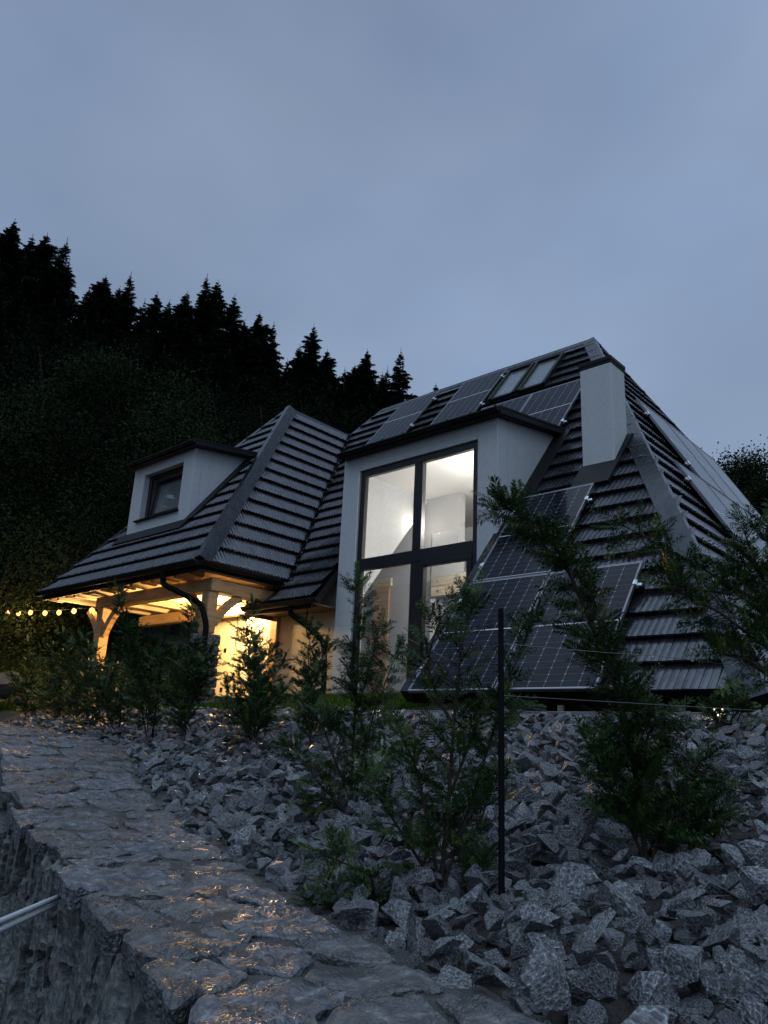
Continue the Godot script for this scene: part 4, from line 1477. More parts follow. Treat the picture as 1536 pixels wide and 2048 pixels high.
const YEW := Color(0.030, 0.060, 0.017)
const YEW_TIP := Color(0.085, 0.125, 0.032)
func yew(stems: Array, seed_: int, label: String, density := 1.0, reach := 0.16, tips := 0.08, far := 0, bare := 0.12) -> void:
	var r := RandomNumberGenerator.new()
	r.seed = seed_
	var base: Vector3 = stems[0][0]
	var t := thing("yew_shrub", label, "yew", base, "young yews planted along the wall")
	var xf := [[], [], []]
	var cl := [[], [], []]
	var wood_ := MB.new()
	for si in stems.size():
		var c := Curve3D.new()
		for p in stems[si]:
			c.add_point(p - base)
		for i in range(1, c.point_count - 1):
			var tg := (c.get_point_position(i + 1) - c.get_point_position(i - 1)) * 0.2
			c.set_point_in(i, -tg)
			c.set_point_out(i, tg)
		var pts := c.tessellate(3, 6)
		var rad := PackedFloat32Array()
		for i in pts.size():
			rad.append(lerpf(0.009 if si == 0 else 0.006, 0.0025, float(i) / (pts.size() - 1)))
		pts[0] += Vector3(0, -0.08, 0) if si == 0 else Vector3.ZERO
		wood_.tube(pts, rad, 6)
		var L := c.get_baked_length()
		var s := 0.06 if si > 0 else bare
		while s < L:
			var f := s / L
			var o := c.sample_baked(s)
			var dir := (c.sample_baked(minf(s + 0.02, L)) - c.sample_baked(maxf(s - 0.02, 0))).normalized()
			var az := r.randf() * TAU
			var rad_d := dir.cross(Vector3(0.2, 0.9, 0.3)).normalized().rotated(dir, az)
			var out := (rad_d + dir * r.randf_range(0.3, 1.0) + Vector3(0, r.randf_range(-0.1, 0.4), 0)).normalized()
			var bl := reach * r.randf_range(0.4, 1.15) * lerpf(1.0, 0.68, f)
			var e := o + out * bl + Vector3(0, -0.015, 0)
			wood_.tube(PackedVector3Array([o, o + out * bl * 0.6, e]), PackedFloat32Array([0.0025, 0.0018, 0.001]), 4, false)
			var k := maxi(1, int(bl / 0.045))
			for i in k:
				var q := o.lerp(e, (i + 0.6) / k)
				for sd in [-1, 1]:
					var sdir: Vector3 = (out * r.randf_range(0.5, 1.0) + out.cross(Vector3.UP).normalized() * sd * r.randf_range(0.4, 1.0) + Vector3(0, r.randf_range(-0.15, 0.3), 0)).normalized()
					add_shoot(r, xf, cl, q, sdir, r.randf_range(0.5, 0.85), tips)
			add_shoot(r, xf, cl, e - out * 0.03, out, r.randf_range(0.65, 1.05), tips * 2.0)
			s += r.randf_range(0.009, 0.015) / density
		var ed := (pts[pts.size() - 1] - pts[pts.size() - 2]).normalized()
		for i in 4:
			add_shoot(r, xf, cl, pts[pts.size() - 1] - ed * 0.03 * i, (ed + Vector3(r.randfn(), r.randfn(), r.randfn()) * 0.25 * i).normalized(), 0.9, tips * 3.0)
	part("stem", wood_.done(), M.bark, t)
	part("foliage", merged([[shoots[far], xf[0], cl[0]], [shoots[far + 1], xf[1], cl[1]], [shoots[far + 2], xf[2], cl[2]]]), M.needle, t)

func add_shoot(r: RandomNumberGenerator, xf: Array, cl: Array, at: Vector3, dir: Vector3, sc: float, tips: float) -> void:
	var up := Vector3.UP if absf(dir.y) < 0.95 else Vector3.RIGHT
	var bs := Basis.looking_at(dir, up).rotated(dir, r.randf_range(-0.7, 0.7))
	var k := r.randi() % 3
	xf[k].append(Transform3D(bs * sc, at))
	var young := r.randf() < tips
	cl[k].append(leafcol(r, YEW_TIP if young else YEW, 0.3))

func random_stems(base: Vector3, top: Vector3, n: int, spread: float, seed_: int) -> Array:
	var r := RandomNumberGenerator.new()
	r.seed = seed_
	var h := top.y - base.y
	var out := [[base, base.lerp(top, 0.35) + Vector3(r.randf_range(-0.05, 0.05), 0, r.randf_range(-0.05, 0.05)), base.lerp(top, 0.7) + Vector3(r.randf_range(-0.05, 0.05), 0, r.randf_range(-0.05, 0.05)), top]]
	for i in n - 1:
		var f := r.randf_range(0.02, 0.45)
		var a := TAU * (i + r.randf() * 0.7) / (n - 1)
		var o := base.lerp(top, f)
		var d := Vector3(cos(a), 0, sin(a)) * spread * r.randf_range(0.55, 1.1) * (1.1 - f)
		var hh := h * r.randf_range(0.2, 0.5)
		out.append([o, o + d * 0.5 + Vector3(0, hh * 0.45, 0), o + d + Vector3(0, hh, 0)])
	return out

func v3(a: Array) -> Array:
	var o := []
	for s in a:
		var q := []
		for p in s:
			q.append(Vector3(p[0], p[1], p[2]))
		o.append(q)
	return o

func make_yews() -> void:
	make_shoots()
	yew(v3([[[-1.16,1.26,-2.57],[-1.18,1.53,-2.55],[-1.23,1.87,-2.51],[-1.31,2.14,-2.44],[-1.39,2.35,-2.37],[-1.52,2.46,-2.25]],[[-1.16,1.26,-2.57],[-1.11,1.45,-2.65],[-1.04,1.6,-2.75]],[[-1.17,1.29,-2.56],[-1.22,1.48,-2.48],[-1.26,1.62,-2.41]],[[-1.17,1.47,-2.56],[-1.15,1.66,-2.58],[-1.1,1.74,-2.63]],[[-1.16,1.26,-2.57],[-1.06,1.4,-2.72],[-1.03,1.49,-2.82]]]), 1, "leaning dark yew right of the black stake, its top arching left over panels", 1.5, 0.1, 0.07)
	yew(v3([[[-0.71,1.32,-2.82],[-0.73,1.91,-2.81],[-0.85,2.14,-2.7],[-1.01,2.28,-2.56],[-1.15,2.38,-2.43]],[[-0.73,1.91,-2.81],[-0.79,2.18,-2.78],[-0.84,2.38,-2.77]],[[-0.73,1.9,-2.8],[-0.89,2.07,-2.62],[-1.0,2.14,-2.49]],[[-0.73,1.8,-2.81],[-0.84,1.92,-2.71],[-0.92,1.94,-2.63]],[[-0.85,2.14,-2.7],[-0.96,2.16,-2.65],[-1.07,2.19,-2.62]],[[-0.73,1.96,-2.81],[-0.76,2.23,-2.84],[-0.78,2.42,-2.89]]]), 2, "yew rooted beyond the right edge, branches reaching in over the metal hip", 0.75, 0.1, 0.1, 0, 0.62)
	yew(v3([[[-1.69,1.15,-2.16],[-1.67,1.44,-2.18],[-1.66,1.71,-2.19],[-1.65,1.95,-2.21],[-1.62,2.12,-2.24]],[[-1.69,1.16,-2.16],[-1.8,1.33,-2.09],[-1.9,1.48,-2.03]],[[-1.69,1.15,-2.16],[-1.79,1.18,-2.04],[-1.89,1.23,-1.93],[-1.94,1.26,-1.86]],[[-1.7,1.15,-2.15],[-1.85,1.13,-2.01],[-2.0,1.09,-1.88]],[[-1.67,1.19,-2.17],[-1.62,1.49,-2.27],[-1.55,1.86,-2.37],[-1.5,2.1,-2.47]],[[-1.68,1.25,-2.17],[-1.63,1.34,-2.28],[-1.62,1.5,-2.36]],[[-1.66,1.68,-2.18],[-1.7,1.87,-2.09],[-1.63,2.06,-2.09]],[[-1.68,1.15,-2.17],[-1.59,1.19,-2.2],[-1.54,1.24,-2.2]],[[-1.69,1.19,-2.16],[-1.71,1.5,-2.07],[-1.72,1.63,-1.98]],[[-1.67,1.44,-2.18],[-1.59,1.71,-2.24],[-1.52,1.77,-2.29]]]), 3, "nearest bushy yew left of the black stake with light green low branches on the wall", 0.5, 0.095, 0.15)
	yew(v3([[[-2.94,1.23,-3.02],[-2.95,1.7,-3.02],[-2.95,2.09,-3.02],[-2.97,2.47,-3.0]],[[-2.94,1.32,-3.02],[-2.88,1.78,-3.1],[-2.81,2.13,-3.2]],[[-2.94,1.32,-3.01],[-3.04,1.66,-2.89],[-3.14,1.83,-2.76]],[[-2.94,1.23,-3.02],[-3.06,1.39,-2.91],[-3.2,1.6,-2.78]],[[-2.94,1.75,-3.02],[-2.92,2.04,-3.1],[-2.93,2.24,-3.16]],[[-2.94,1.23,-3.02],[-3.05,1.32,-2.98],[-3.2,1.28,-2.9]],[[-2.94,1.28,-3.02],[-2.83,1.48,-3.06],[-2.72,1.58,-3.1]]]), 4, "tall yew standing in front of the left half of the tall lit window", 0.55, 0.11, 0.08)
	var list := [
		[-4.76, -4.41, -4.83, 0.94, -4.35, 6, 0.18, "slim yew in front of the downpipe beside the white dormer wall"],
		[-5.89, -4.67, -5.97, 1.25, -4.6, 9, 0.3, "bushy yew standing dark against the bright yellow porch wall"],
		[-6.5, -4.4, -6.55, 1.22, -4.3, 8, 0.28, "yew in front of the timber corner post of the porch"],
		[-6.99, -4.31, -7.43, 1.46, -3.95, 8, 0.27, "tallest yew left of the porch, top touching the wing eave"],
		[-7.86, -4.47, -8.34, 1.02, -4.1, 7, 0.35, "yew beside the far porch post below the string of bulbs"],
		[-9.5, -4.85, -9.84, 1.2, -4.6, 8, 0.5, "yew under the middle bulbs of the string lights"],
		[-10.9, -5.2, -11.0, 1.15, -5.0, 7, 0.5, "yew below the left bulbs of the string lights"],
		[-12.2, -5.35, -12.3, 1.3, -5.2, 7, 0.5, "leftmost yew at the picture edge beside the boulder heap"],
		[-1.74, -5.2, -1.7, 0.42, -5.24, 5, 0.2, "small yew beside the right floodlight under the roof corner"],
		[-5.35, -4.3, -5.45, 0.85, -4.25, 7, 0.28, "yew between the porch wall and the slim downpipe yew"],
		[-8.7, -4.65, -8.9, 0.95, -4.5, 7, 0.45, "yew between the far porch post and the string lights"]]
	for i in list.size():
		var q = list[i]
		var b := P(q[0], ground(q[0], q[1]), q[1])
		yew(random_stems(b, P(q[2], q[3], q[4]), q[5], q[6], 40 + i), 70 + i, q[7], 0.58, 0.15, 0.08, 0 if q[0] > -4.0 and q[1] > -4.0 else 3)

func make_stakes() -> void:
	var pts := []
	for q in [[-1.42, -2.12, 0.45, "tall black stake standing among the nearest yews"], [-7.05, -4.36, 1.02, "black stake among the yews left of the porch post"], [-12.46, -5.42, 1.28, "black stake near the boulder heap at far left"]]:
		var g := ground(q[0], q[1])
		var b := MB.new()
		b.tube(PackedVector3Array([Vector3(0, -0.15, 0), Vector3(0, 0.2, 0), Vector3(-0.004, q[2] - g, 0)]), PackedFloat32Array([0.0105, 0.01, 0.0095]), 10)
		solo("stake", b.done(), M.black, q[3], "stake", Transform3D(Basis(), P(q[0], g, q[1])), "plant stakes")
		pts.append(P(q[0], q[2] - 0.13, q[1]))
	var runs := [[[P(-1.42, 0.33, -2.105), P(-1.66, 0.29, -2.2), P(-2.4, 0.52, -2.65), P(-2.94, 0.62, -2.99), P(-4.2, 0.8, -3.74)], "thin tie wire from the tall black stake leftwards past the tall window"], [[P(-4.2, 0.8, -3.75), P(-5.6, 0.82, -4.05), P(-7.05, 0.9, -4.35)], "thin tie wire crossing in front of the lit porch"], [[P(-1.42, 0.335, -2.13), P(-1.2, 0.33, -2.42), P(-1.08, 0.325, -2.5), P(-0.72, 0.29, -2.83), P(0.2, 0.22, -3.6)], "pale wire with small clips crossing the lower right roof"], [[P(-1.42, 0.17, -2.13), P(-0.75, 0.16, -2.75), P(0.3, 0.15, -3.6)], "lower thin wire below the roof eave at right"]]
	for k in runs.size():
		var t := thing("wire", runs[k][1], "wire", runs[k][0][0])
		var rel := []
		for p in runs[k][0]:
			rel.append(p - runs[k][0][0])
		pipe(t, "strand", rel, 0.0011 if k == 2 else 0.0008, M.wire)
		if k == 2:
			for i in 13:
				var o: Vector3 = (rel[2] as Vector3).lerp(rel[4], i / 13.0)
				part("clip", ball(0.0036, 4, 6), M.white_metal, t, Transform3D(Basis(), o + Vector3(0, -0.004, 0)))

# ---------------------------------------------------------------- trees
var spruce_branch: Array = []
func make_branches() -> void:
	for kind in 3:
		var b := MB.new()
		var r := RandomNumberGenerator.new()
		r.seed = 200 + kind
		# a bough of unit length along +x: drooping, with hanging side twigs
		var ax := func(f: float) -> Vector3:
			return Vector3(f, 0.10 * sin(f * 3.0) - 0.30 * f * f + 0.12 * f * f * f, 0)
		b.tube(PackedVector3Array([ax.call(0.0), ax.call(0.35), ax.call(0.7), ax.call(1.0)]), PackedFloat32Array([0.014, 0.01, 0.006, 0.002]), 4, false)
		for i in 14:
			var f := 0.1 + 0.9 * i / 14.0
			var o: Vector3 = ax.call(f)
			for s in [-1, 1]:
				var L := (0.46 * (1.0 - f) + 0.1) * r.randf_range(0.7, 1.25)
				var d := Vector3(0.75, r.randf_range(-0.4, 0.05), s * 0.8).normalized()
				var e := o + d * L + Vector3(0, -L * 0.25, 0)
				for q in 3: # needle tufts along the twig
					var g := (q + 0.5) / 3.0
					var c := o.lerp(e, g)
					var w := 0.085 * r.randf_range(0.6, 1.3) * (1.1 - g * 0.5)
					var dn := Vector3(r.randf_range(-0.4, 0.6), -1.0, s * r.randf_range(-0.3, 0.5)).normalized()
					b.tri(c - d * L * 0.2, c + d * L * 0.24, c + dn * w * 1.7)
					b.tri(c - d * L * 0.2 + Vector3(0, 0.01, 0), c + d * L * 0.26, c + d.cross(dn).normalized() * w * 1.2)
			b.tri(o + Vector3(-0.04, 0, 0), o + Vector3(0.09, -0.02, 0.01), o + Vector3(r.randf_range(-0.02, 0.05), -0.2 * (1.15 - f), r.randf_range(-0.03, 0.03)))
		b.tri(ax.call(0.93), (ax.call(1.0) as Vector3) + Vector3(0.06, 0.02, 0), (ax.call(0.95) as Vector3) + Vector3(0, -0.05, 0.03))
		spruce_branch.append(b.done())

var spruce_proto: Array = []
func spruce_model(sd: int, slim: float, thin: float) -> Dictionary: # crown of a spruce 1 unit tall x 20
	var r := RandomNumberGenerator.new()
	r.seed = sd
	var H := 20.0
	var xf := [[], [], []]
	var cl := [[], [], []]
	var y := H * 0.1
	while y < H - 0.12:
		var f := y / H
		var L := (slim * (1.0 - exp(-(H - y) / 6.5)) + 0.03) * r.randf_range(0.72, 1.12)
		var n := 7 if f < 0.9 else 6
		var a0 := r.randf() * TAU
		for i in n:
			if r.randf() < thin:
				continue
			var a := a0 + TAU * (i + r.randf_range(-0.3, 0.3)) / n
			var l := L * r.randf_range(0.5, 1.2)
			var lift := lerpf(-0.22, 0.45, pow(f, 2.2)) + r.randf_range(-0.12, 0.12)
			var bs := Basis(Vector3.UP, a) * Basis(Vector3(0, 0, 1), lift)
			var k := r.randi() % 3
			xf[k].append(Transform3D(bs * Basis.from_scale(Vector3(l, l * 0.95, l * r.randf_range(0.8, 1.15))), Vector3(0, y + r.randf_range(-0.2, 0.2) * (1.0 - f * 0.9), 0)))
			cl[k].append(leafcol(r, Color(0.013, 0.022, 0.012), 0.3))
		y += lerpf(0.4, 0.13, f * f) * r.randf_range(0.7, 1.3)
	var b := MB.new()
	b.tube(PackedVector3Array([Vector3(0, -1.0, 0), Vector3(0, 6, 0), Vector3(0.05, 13, 0), Vector3(0, H + 0.12, 0)]), PackedFloat32Array([0.3, 0.22, 0.12, 0.012]), 8)
	return {"xf": xf, "cl": cl, "trunk": b.done()}

func spruce(kind: int, at: Vector3, h: float, turn: float, label: String, group: String) -> void:
	var t := thing("spruce_tree", label, "spruce", at, group)
	t.basis = Basis(Vector3.UP, turn) * (h / 20.0)
	var pr: Dictionary = spruce_proto[kind]
	part("trunk", pr.trunk, M.bark, t)
	if not pr.has("crown"):
		pr.crown = merged([[spruce_branch[0], pr.xf[0], pr.cl[0]], [spruce_branch[1], pr.xf[1], pr.cl[1]], [spruce_branch[2], pr.xf[2], pr.cl[2]]])
	part("crown", pr.crown, M.leaf, t)

var leaf_clump: Array = []
func make_clumps() -> void:
	for kind in 2:
		var b := MB.new()
		var r := RandomNumberGenerator.new()
		r.seed = 300 + kind
		for i in 44:
			var o := Vector3(r.randfn(), r.randfn() * 0.7, r.randfn()) * 0.3
			var d := Vector3(r.randfn(), r.randfn() * 0.5 - 0.3, r.randfn()).normalized()
			var s := d.cross(Vector3(r.randfn(), r.randfn(), r.randfn())).normalized()
			var L := r.randf_range(0.06, 0.125)
			b.tri(o, o + d * L * 0.5 + s * L * 0.28, o + d * L)
			b.tri(o, o + d * L, o + d * L * 0.5 - s * L * 0.28)
		leaf_clump.append(b.done())

func broadleaf(at: Vector3, h: float, w: float, sd: int, col: Color, label: String, n := 900) -> void:
	var r := RandomNumberGenerator.new()
	r.seed = sd
	var t := thing("broadleaf_tree", label, "tree", at, "broadleaf trees on the hillside")
	var b := MB.new()
	var top := Vector3(r.randf_range(-0.3, 0.3), h * 0.8, r.randf_range(-0.3, 0.3))
	b.tube(PackedVector3Array([Vector3(0, -0.6, 0), Vector3(0.1, h * 0.3, 0), top]), PackedFloat32Array([h * 0.022, h * 0.016, h * 0.004]), 8)
	part("trunk", b.done(), M.bark, t)
	var xf := [[], []]
	var cl := [[], []]
	var lobes := []
	var limb := MB.new()
	for i in 24:
		var a := TAU * i * 0.618
		var f := 0.24 + 0.72 * i / 24.0
		var rr := w * 0.5 * sqrt(maxf(0.05, 1.0 - pow(absf(f - 0.52) / 0.55, 2.0))) * r.randf_range(0.6, 1.0)
		var c := Vector3(cos(a) * rr, h * f, sin(a) * rr)
		lobes.append([c, w * r.randf_range(0.1, 0.19), r.randf_range(0.6, 1.45)])
		var o := Vector3(0.1, h * f * 0.55, 0)
		limb.tube(PackedVector3Array([o, o.lerp(c, 0.5) + Vector3(0, h * 0.03, 0), c]), PackedFloat32Array([h * 0.008, h * 0.005, h * 0.0015]), 5, false)
	part("limbs", limb.done(), M.bark, t)
	for i in n:
		var l = lobes[r.randi() % lobes.size()]
		var d := Vector3(r.randfn(), r.randfn(), r.randfn()).normalized()
		var p: Vector3 = l[0] + d * l[1] * pow(r.randf(), 0.6 if at.length() > 50.0 else 0.22) * Vector3(1.15, 0.85, 1.15)
		var k := r.randi() % 2
		xf[k].append(Transform3D(Basis.from_euler(Vector3(r.randf() * 6.0, r.randf() * 6.0, r.randf() * 6.0)) * r.randf_range(0.65, 1.15) * (w / 9.0 + 0.3) * (1.7 if at.length() > 50.0 else 1.0), p))
		cl[k].append(leafcol(r, Color(col.r * l[2], col.g * l[2], col.b * l[2]), 0.3))
	part("crown", merged([[leaf_clump[0], xf[0], cl[0]], [leaf_clump[1], xf[1], cl[1]]]), M.leaf, t)

# the foot of a tree whose tip is seen along (side, rise) per metre ahead, at a distance ahead of the viewer
func stand(px: float, py: float, dist: float) -> Array:
	var R := Basis(Vector3(0.740856, 0.045468, -0.670123), Vector3(0.16238, 0.955986, 0.244383), Vector3(0.65174, -0.289867, 0.700865))
	var d := R * Vector3((px - 768.0) / 1539.0, -(py - 1024.0) / 1539.0, -1.0)
	d /= Vector2(d.x, d.z).length()
	var top := Vector3(0, E, 0) + d * dist
	var g := ground(top.x, top.z) + E
	return [Vector3(top.x, g, top.z), top.y - g]

func make_trees() -> void:
	make_branches()
	make_clumps()
	spruce_proto = [spruce_model(11, 3.3, 0.06), spruce_model(12, 2.9, 0.1), spruce_model(13, 3.8, 0.08), spruce_model(14, 2.5, 0.25)]
	rng.seed = 55
	var S := [[30, 440, 46], [66, 470, 50], [95, 468, 47], [135, 478, 44], [-30, 480, 45], [0, 520, 38], [212, 552, 52], [263, 546, 50], [315, 585, 54], [340, 600, 50], [375, 585, 53], [415, 550, 50], [437, 562, 55], [470, 590, 48], [520, 625, 46], [548, 645, 44], [600, 690, 52], [628, 650, 48], [655, 700, 54], [690, 735, 52], [735, 700, 50], [765, 745, 54], [802, 698, 46], [775, 735, 48], [872, 768, 70], [180, 575, 48], [240, 575, 56], [290, 600, 46], [490, 640, 56], [575, 720, 46], [710, 730, 58], [45, 560, 40], [110, 600, 38], [170, 640, 36], [250, 680, 38], [330, 690, 40], [400, 680, 42], [460, 700, 40], [530, 740, 42], [600, 780, 40], [680, 800, 42], [740, 790, 42], [-60, 560, 36], [140, 520, 52]]
	var order := range(31)
	order.sort_custom(func(p, q): return S[p][0] < S[q][0])
	var nth := ["first", "second", "third", "fourth", "fifth", "sixth", "seventh", "eighth", "ninth", "tenth", "eleventh", "twelfth", "thirteenth", "fourteenth", "fifteenth", "sixteenth", "seventeenth", "eighteenth", "nineteenth", "twentieth", "twenty-first", "twenty-second", "twenty-third", "twenty-fourth", "twenty-fifth", "twenty-sixth", "twenty-seventh", "twenty-eighth", "twenty-ninth", "thirtieth", "thirty-first"]
	for i in S.size():
		var q = stand(S[i][0], S[i][1], S[i][2])
		spruce(i % 4 if i != 15 and i != 22 else 3, q[0], q[1], rng.randf() * TAU, "%s spruce from the left along the forest skyline" % nth[order.find(i)] if i < 31 else "dark spruce in the forest mass below the skyline spruces", "spruces of the hill forest")
	var pale := Color(0.018, 0.028, 0.012)
	var B := [[285, 770, 30, 8.5, pale, "rounded leafy tree just behind the small dormer roof", 2600], [30, 890, 24, 7.5, Color(0.0165, 0.024, 0.011), "pale leafy tree at the left picture edge below the spruces", 2400], [140, 690, 34, 6.5, Color(0.0074, 0.0124, 0.0062), "narrow dark leafy tree among the spruces at left", 1000], [410, 790, 33, 5.0, Color(0.0112, 0.0186, 0.0087), "small leafy tree above the wing ridge, left one", 800], [470, 790, 35, 4.5, Color(0.0105, 0.0167, 0.0087), "small leafy tree above the wing ridge, right one", 800], [110, 1000, 22, 6.0, Color(0.0105, 0.0167, 0.0074), "leafy tree left of the small dormer above the string lights", 1000], [215, 960, 24, 6.0, Color(0.0093, 0.0155, 0.0068), "leafy tree directly left of the small dormer wall", 1000], [10, 1060, 19, 5.0, Color(0.0186, 0.0273, 0.0124), "low leafy tree at far left over the string lights", 800], [310, 700, 40, 6.0, Color(0.0068, 0.0112, 0.0062), "dark leafy tree standing high among the middle spruces", 800], [560, 800, 30, 6.0, Color(0.0068, 0.0112, 0.0056), "dark leafy tree behind the wing roof peak", 800], [650, 810, 36, 7.0, Color(0.0062, 0.0105, 0.0056), "dark leafy tree behind the main roof valley", 800],
		[1500, 945, 62, 9.0, Color(0.0174, 0.0260, 0.0124), "leafy tree beyond the right roof end, upper right edge", 3200], [1545, 975, 58, 8.0, Color(0.0211, 0.0310, 0.0149), "leafy tree cut by the right picture edge behind the roof", 3000], [1450, 965, 60, 9.0, Color(0.0149, 0.0229, 0.0112), "lower leafy tree touching the right roof end", 3000]]
	for i in B.size():
		var q = stand(B[i][0], B[i][1], B[i][2])
		broadleaf(q[0], q[1], B[i][3], 400 + i, B[i][4], B[i][5], B[i][6])
	var rt = stand(1436, 930, 66)
	spruce(0, rt[0], rt[1], 0.4, "lone spruce rising beside the right roof end", "")
	# trees across the lane, which the window panes mirror
	var mir := [[-22.8, 7.9, 13.8, 0], [-27.0, 5.5, 17.5, 1], [-19.0, 12.5, 12.0, 2], [-30.0, 12.0, 18.0, 0], [-15.5, 15.0, 11.0, 1], [-24.0, 16.0, 16.0, 2]]
	for q in [[-22.0, -1.0, 13.0], [-24.5, 1.5, 16.0], [-20.5, 2.5, 12.0]]:
		spruce(1, P(q[0], ground(q[0], q[1]), q[1]), q[2], q[0], "spruce out of view at left mirrored in the small dormer window", "spruces left of the house")
	for i in mir.size():
		spruce(mir[i][3], Vector3(mir[i][0], -0.05, mir[i][1]), mir[i][2], i * 1.3, "spruce across the lane mirrored in the tall window", "spruces across the lane")

# ---------------------------------------------------------------- yard
func make_yard() -> void:
	# stacked edging boards at the foot of the roof
	var t := thing("edging_boards", "stacked grey edging boards along the top of the stone slope under the eave", "edging", P(-4.0, 0.2, -5.95))
	for k in 4:
		box_part("board", Vector3(-1.9, 0.0 + k * 0.038, -0.02 - k * 0.03), Vector3(5.5, 0.03 + k * 0.038, 0.05 - k * 0.03), M.board, t, 0.004)
	for k in 7:
		box_part("peg", Vector3(-1.6 + k * 1.05, -0.2, -0.16), Vector3(-1.55 + k * 1.05, 0.2, -0.13), M.board, t)
	t = thing("lawn_edging", "dark edging strip between lawn and stones in front of the porch", "edging", P(-9.6, 0.24, -5.86))
	box_part("strip", Vector3(-4.0, 0, -0.02), Vector3(3.6, 0.07, 0.02), M.black, t, 0.004)
	# lawn
	var gm := MB.new()
	var r := RandomNumberGenerator.new()
	r.seed = 9
	for i in 16:
		var a := r.randf() * TAU
		var o := Vector3(r.randf_range(-0.05, 0.05), -0.01, r.randf_range(-0.05, 0.05))
		var h := r.randf_range(0.05, 0.11)
		var d := Vector3(cos(a), 0, sin(a))
		var s := Vector3(-d.z, 0, d.x) * 0.0028
		gm.quad(o - s, o + s, o + d * h * 0.2 + Vector3(0, h * 0.6, 0) + s * 0.8, o + d * h * 0.2 + Vector3(0, h * 0.6, 0) - s * 0.8)
		gm.tri(o + d * h * 0.2 + Vector3(0, h * 0.6, 0) - s * 0.8, o + d * h * 0.2 + Vector3(0, h * 0.6, 0) + s * 0.8, o + d * h * 0.6 + Vector3(0, h, 0))
	var xf := []
	var cl := []
	for i in 9000:
		var x := r.randf_range(-14.5, -5.5)
		var z := r.randf_range(-5.85, -7.9)
		if x < -9.2 and x > -13.0 and z < -6.35:
			continue
		xf.append(Transform3D(Basis(Vector3.UP, r.randf() * TAU) * r.randf_range(0.7, 1.25), P(x, ground(x, z), z)))
		cl.append(leafcol(r, Color(0.055, 0.1, 0.018), 0.3))
	var go := multi("grass", gm.done(), M.leaf, xf, cl, self)
	go.set_meta("kind", "stuff")
	go.set_meta("label", "strip of short green lawn in front of the porch")
	go.set_meta("category", "grass")
	# rough meadow tufts on the slope at left
	xf = []
	cl = []
	for i in 9000:
		var x := r.randf_range(-34.0, -14.5)
		var z := r.randf_range(-14.0, -3.0)
		xf.append(Transform3D(Basis(Vector3.UP, r.randf() * TAU) * r.randf_range(1.5, 3.2), P(x, ground(x, z), z)))
		cl.append(leafcol(r, Color(0.035, 0.05, 0.018), 0.35))
	go = multi("meadow_grass", gm.done(), M.leaf, xf, cl, self)
	go.set_meta("kind", "stuff")
	go.set_meta("label", "dark rough grass on the rising slope at left")
	go.set_meta("category", "grass")
	# boulder heap with a tarpaulin
	var bk := [rock_mesh(501, 0.6, 12), rock_mesh(502, 0.7, 11), rock_mesh(503, 0.65, 12)]
	var bl := [[-14.25, -5.75, 0.42, 0.55, "large tan boulder on top of the heap at far left"], [-13.9, -5.3, 0.26, 0.2, "grey boulder low at the front of the heap"], [-14.5, -5.25, 0.3, 0.22, "grey boulder under the blue sheet at far left"], [-13.95, -6.1, 0.28, 0.2, "grey boulder at the right foot of the heap"], [-15.0, -5.7, 0.4, 0.3, "grey boulder at the left end of the heap"]]
	for i in bl.size():
		var q = bl[i]
		var g := ground(q[0], q[1])
		solo("boulder", bk[i % 3], M.face if i else M.mortar, q[4], "boulder", Transform3D(Basis.from_euler(Vector3(0.2 * i, i * 1.7, 0.1)) * Basis.from_scale(Vector3.ONE * q[2]), P(q[0], g + q[3] * 0.75, q[1])), "boulder heap at far left")
	var tb := MB.new()
	var fn := FastNoiseLite.new()
	fn.frequency = 2.2
	var tp := func(i: int, j: int) -> Vector3:
		var u := i / 12.0 - 0.5
		var w := j / 12.0 - 0.5
		return Vector3(u * 1.0, 0.16 - (u * u + w * w) * 0.9 + fn.get_noise_2d(u * 2.0, w * 2.0) * 0.16, w * 0.8)
	for i in 12:
		for j in 12:
			tb.quad(tp.call(i, j + 1), tp.call(i + 1, j + 1), tp.call(i + 1, j), tp.call(i, j))
	solo("tarpaulin", tb.done(), M.tarp, "crumpled blue sheet lying on the boulder heap at far left", "tarpaulin", Transform3D(Basis(Vector3.UP, 0.6), P(-14.6, ground(-14.6, -5.3) + 0.42, -5.3)))
	# lamps: porch pendant, bulb string, floodlights
	var warm := lin(1.0, 0.62, 0.22)
	var wb := glow(lin(1.0, 0.52, 0.14), 2.0)
	t = thing("porch_lamp", "bright warm bulb hanging beside the corner post under the porch roof", "lamp", P(-10.83, 2.333, -7.75))
	var b := MB.new()
	b.tube(PackedVector3Array([Vector3(0, 0, 0), Vector3(0, -0.23, 0)]), PackedFloat32Array([0.006]), 6)
	b.tube(PackedVector3Array([Vector3(0, -0.2, 0), Vector3(0, -0.27, 0)]), PackedFloat32Array([0.02]), 10)
	part("cord", b.done(), M.black, t)
	part("bulb", ball(0.042, 10, 14), wb, t, Transform3D(Basis(), Vector3(0, -0.31, 0)))
	omni("porch_lamp_light", P(-10.83, 2.023, -7.75), lin(1.0, 0.6, 0.2), 9.0, 0.042)
	t = thing("string_light", "string of small glowing bulbs strung left from the far porch post", "string light", P(-12.42, 2.05, -6.42))
	var spots := [[-12.812, 2.019], [-13.484, 2.063], [-14.072, 2.081], [-14.659, 2.117], [-15.309, 2.177], [-15.867, 2.205], [-16.387, 2.251], [-16.95, 2.31]]
	var cord := [Vector3.ZERO]
	for q in spots:
		cord.append(Vector3(q[0] + 12.42, q[1] - 2.05 + 0.045, 0))
	pipe(t, "cord", cord, 0.007, M.black)
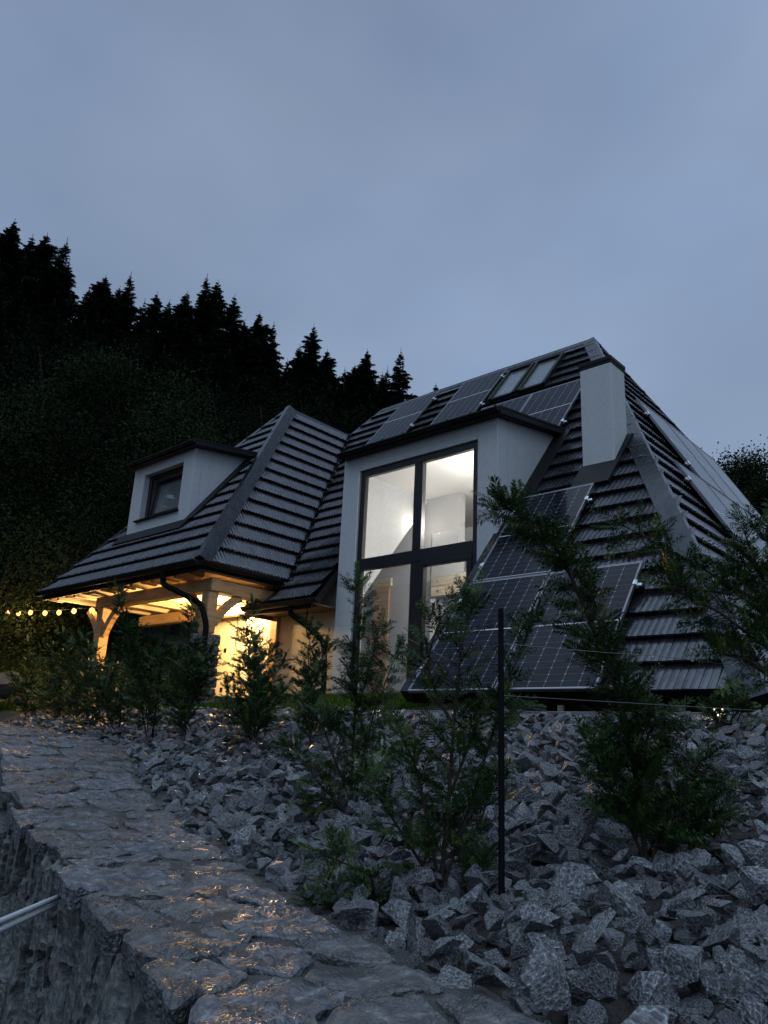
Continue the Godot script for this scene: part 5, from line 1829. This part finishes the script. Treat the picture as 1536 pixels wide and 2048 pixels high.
	for q in spots:
		var o := Vector3(q[0] + 12.42, q[1] - 2.05, 0)
		var c := MB.new()
		c.tube(PackedVector3Array([o + Vector3(0, 0.05, 0), o + Vector3(0, 0.02, 0)]), PackedFloat32Array([0.014]), 8)
		part("socket", c.done(), M.black, t)
		part("bulb", ball(0.042, 8, 10), wb, t, Transform3D(Basis.from_scale(Vector3(1, 1.25, 1)), o))
		omni("string_bulb_light", P(q[0], q[1], -6.42), warm, 0.3, 0.042)
	var fl := [[-5.3, 0.285, -5.8, "small floodlight shining at the top of the stones below the tall window"], [-1.95, 0.3, -5.56, "small floodlight shining at the stones near the right roof corner"]]
	for q in fl:
		t = thing("floodlight", q[3], "floodlight", P(q[0], q[1], q[2]), "ground floodlights")
		b = MB.new()
		b.cbox(Vector3(-0.045, -0.02, -0.05), Vector3(0.045, 0.05, 0.02), 0.01)
		b.cbox(Vector3(-0.012, -0.12, -0.03), Vector3(0.012, -0.02, -0.006), 0.003)
		part("housing", b.done(), M.black, t)
		b = MB.new()
		b.cbox(Vector3(-0.036, -0.012, 0.02), Vector3(0.036, 0.042, 0.026), 0.002)
		part("lens_light", b.done(), glow(lin(1.0, 0.95, 0.78), 4.0), t)
		omni("floodlight_light", P(q[0], q[1] + 0.03, q[2] + 0.06), lin(1.0, 0.93, 0.75), 0.02, 0.04)
	t = thing("garden_light", "tiny white garden light on a pin among the yews left of the porch", "lamp", P(-8.9, 0.2, -5.55))
	b = MB.new()
	b.tube(PackedVector3Array([Vector3(0, -0.15, 0), Vector3(0, 0.05, 0)]), PackedFloat32Array([0.006]), 6)
	part("pin", b.done(), M.black, t)
	part("bulb", ball(0.02, 6, 8), glow(lin(0.9, 0.95, 1.0), 2.0), t, Transform3D(Basis(), Vector3(0, 0.06, 0)))

func _ready() -> void:
	make_camera()
	make_sky()
	var sun := DirectionalLight3D.new()
	sun.name = "sun"
	sun.light_color = lin(0.66, 0.82, 1.0)
	sun.light_energy = 0.36
	sun.light_angular_distance = 90.0
	sun.shadow_enabled = true
	add_child(sun)
	sun.rotation_degrees = Vector3(-72, 40, 0)
	make_materials()
	make_terrain()
	house = thing("house", "white plastered house with steep dark metal roof, dormers and timber porch", "house")
	make_roof()
	make_walls()
	make_porch()
	make_interior()
	make_panels()
	make_wall()
	make_stones()
	make_trees()
	make_yews()
	make_stakes()
	make_yard()
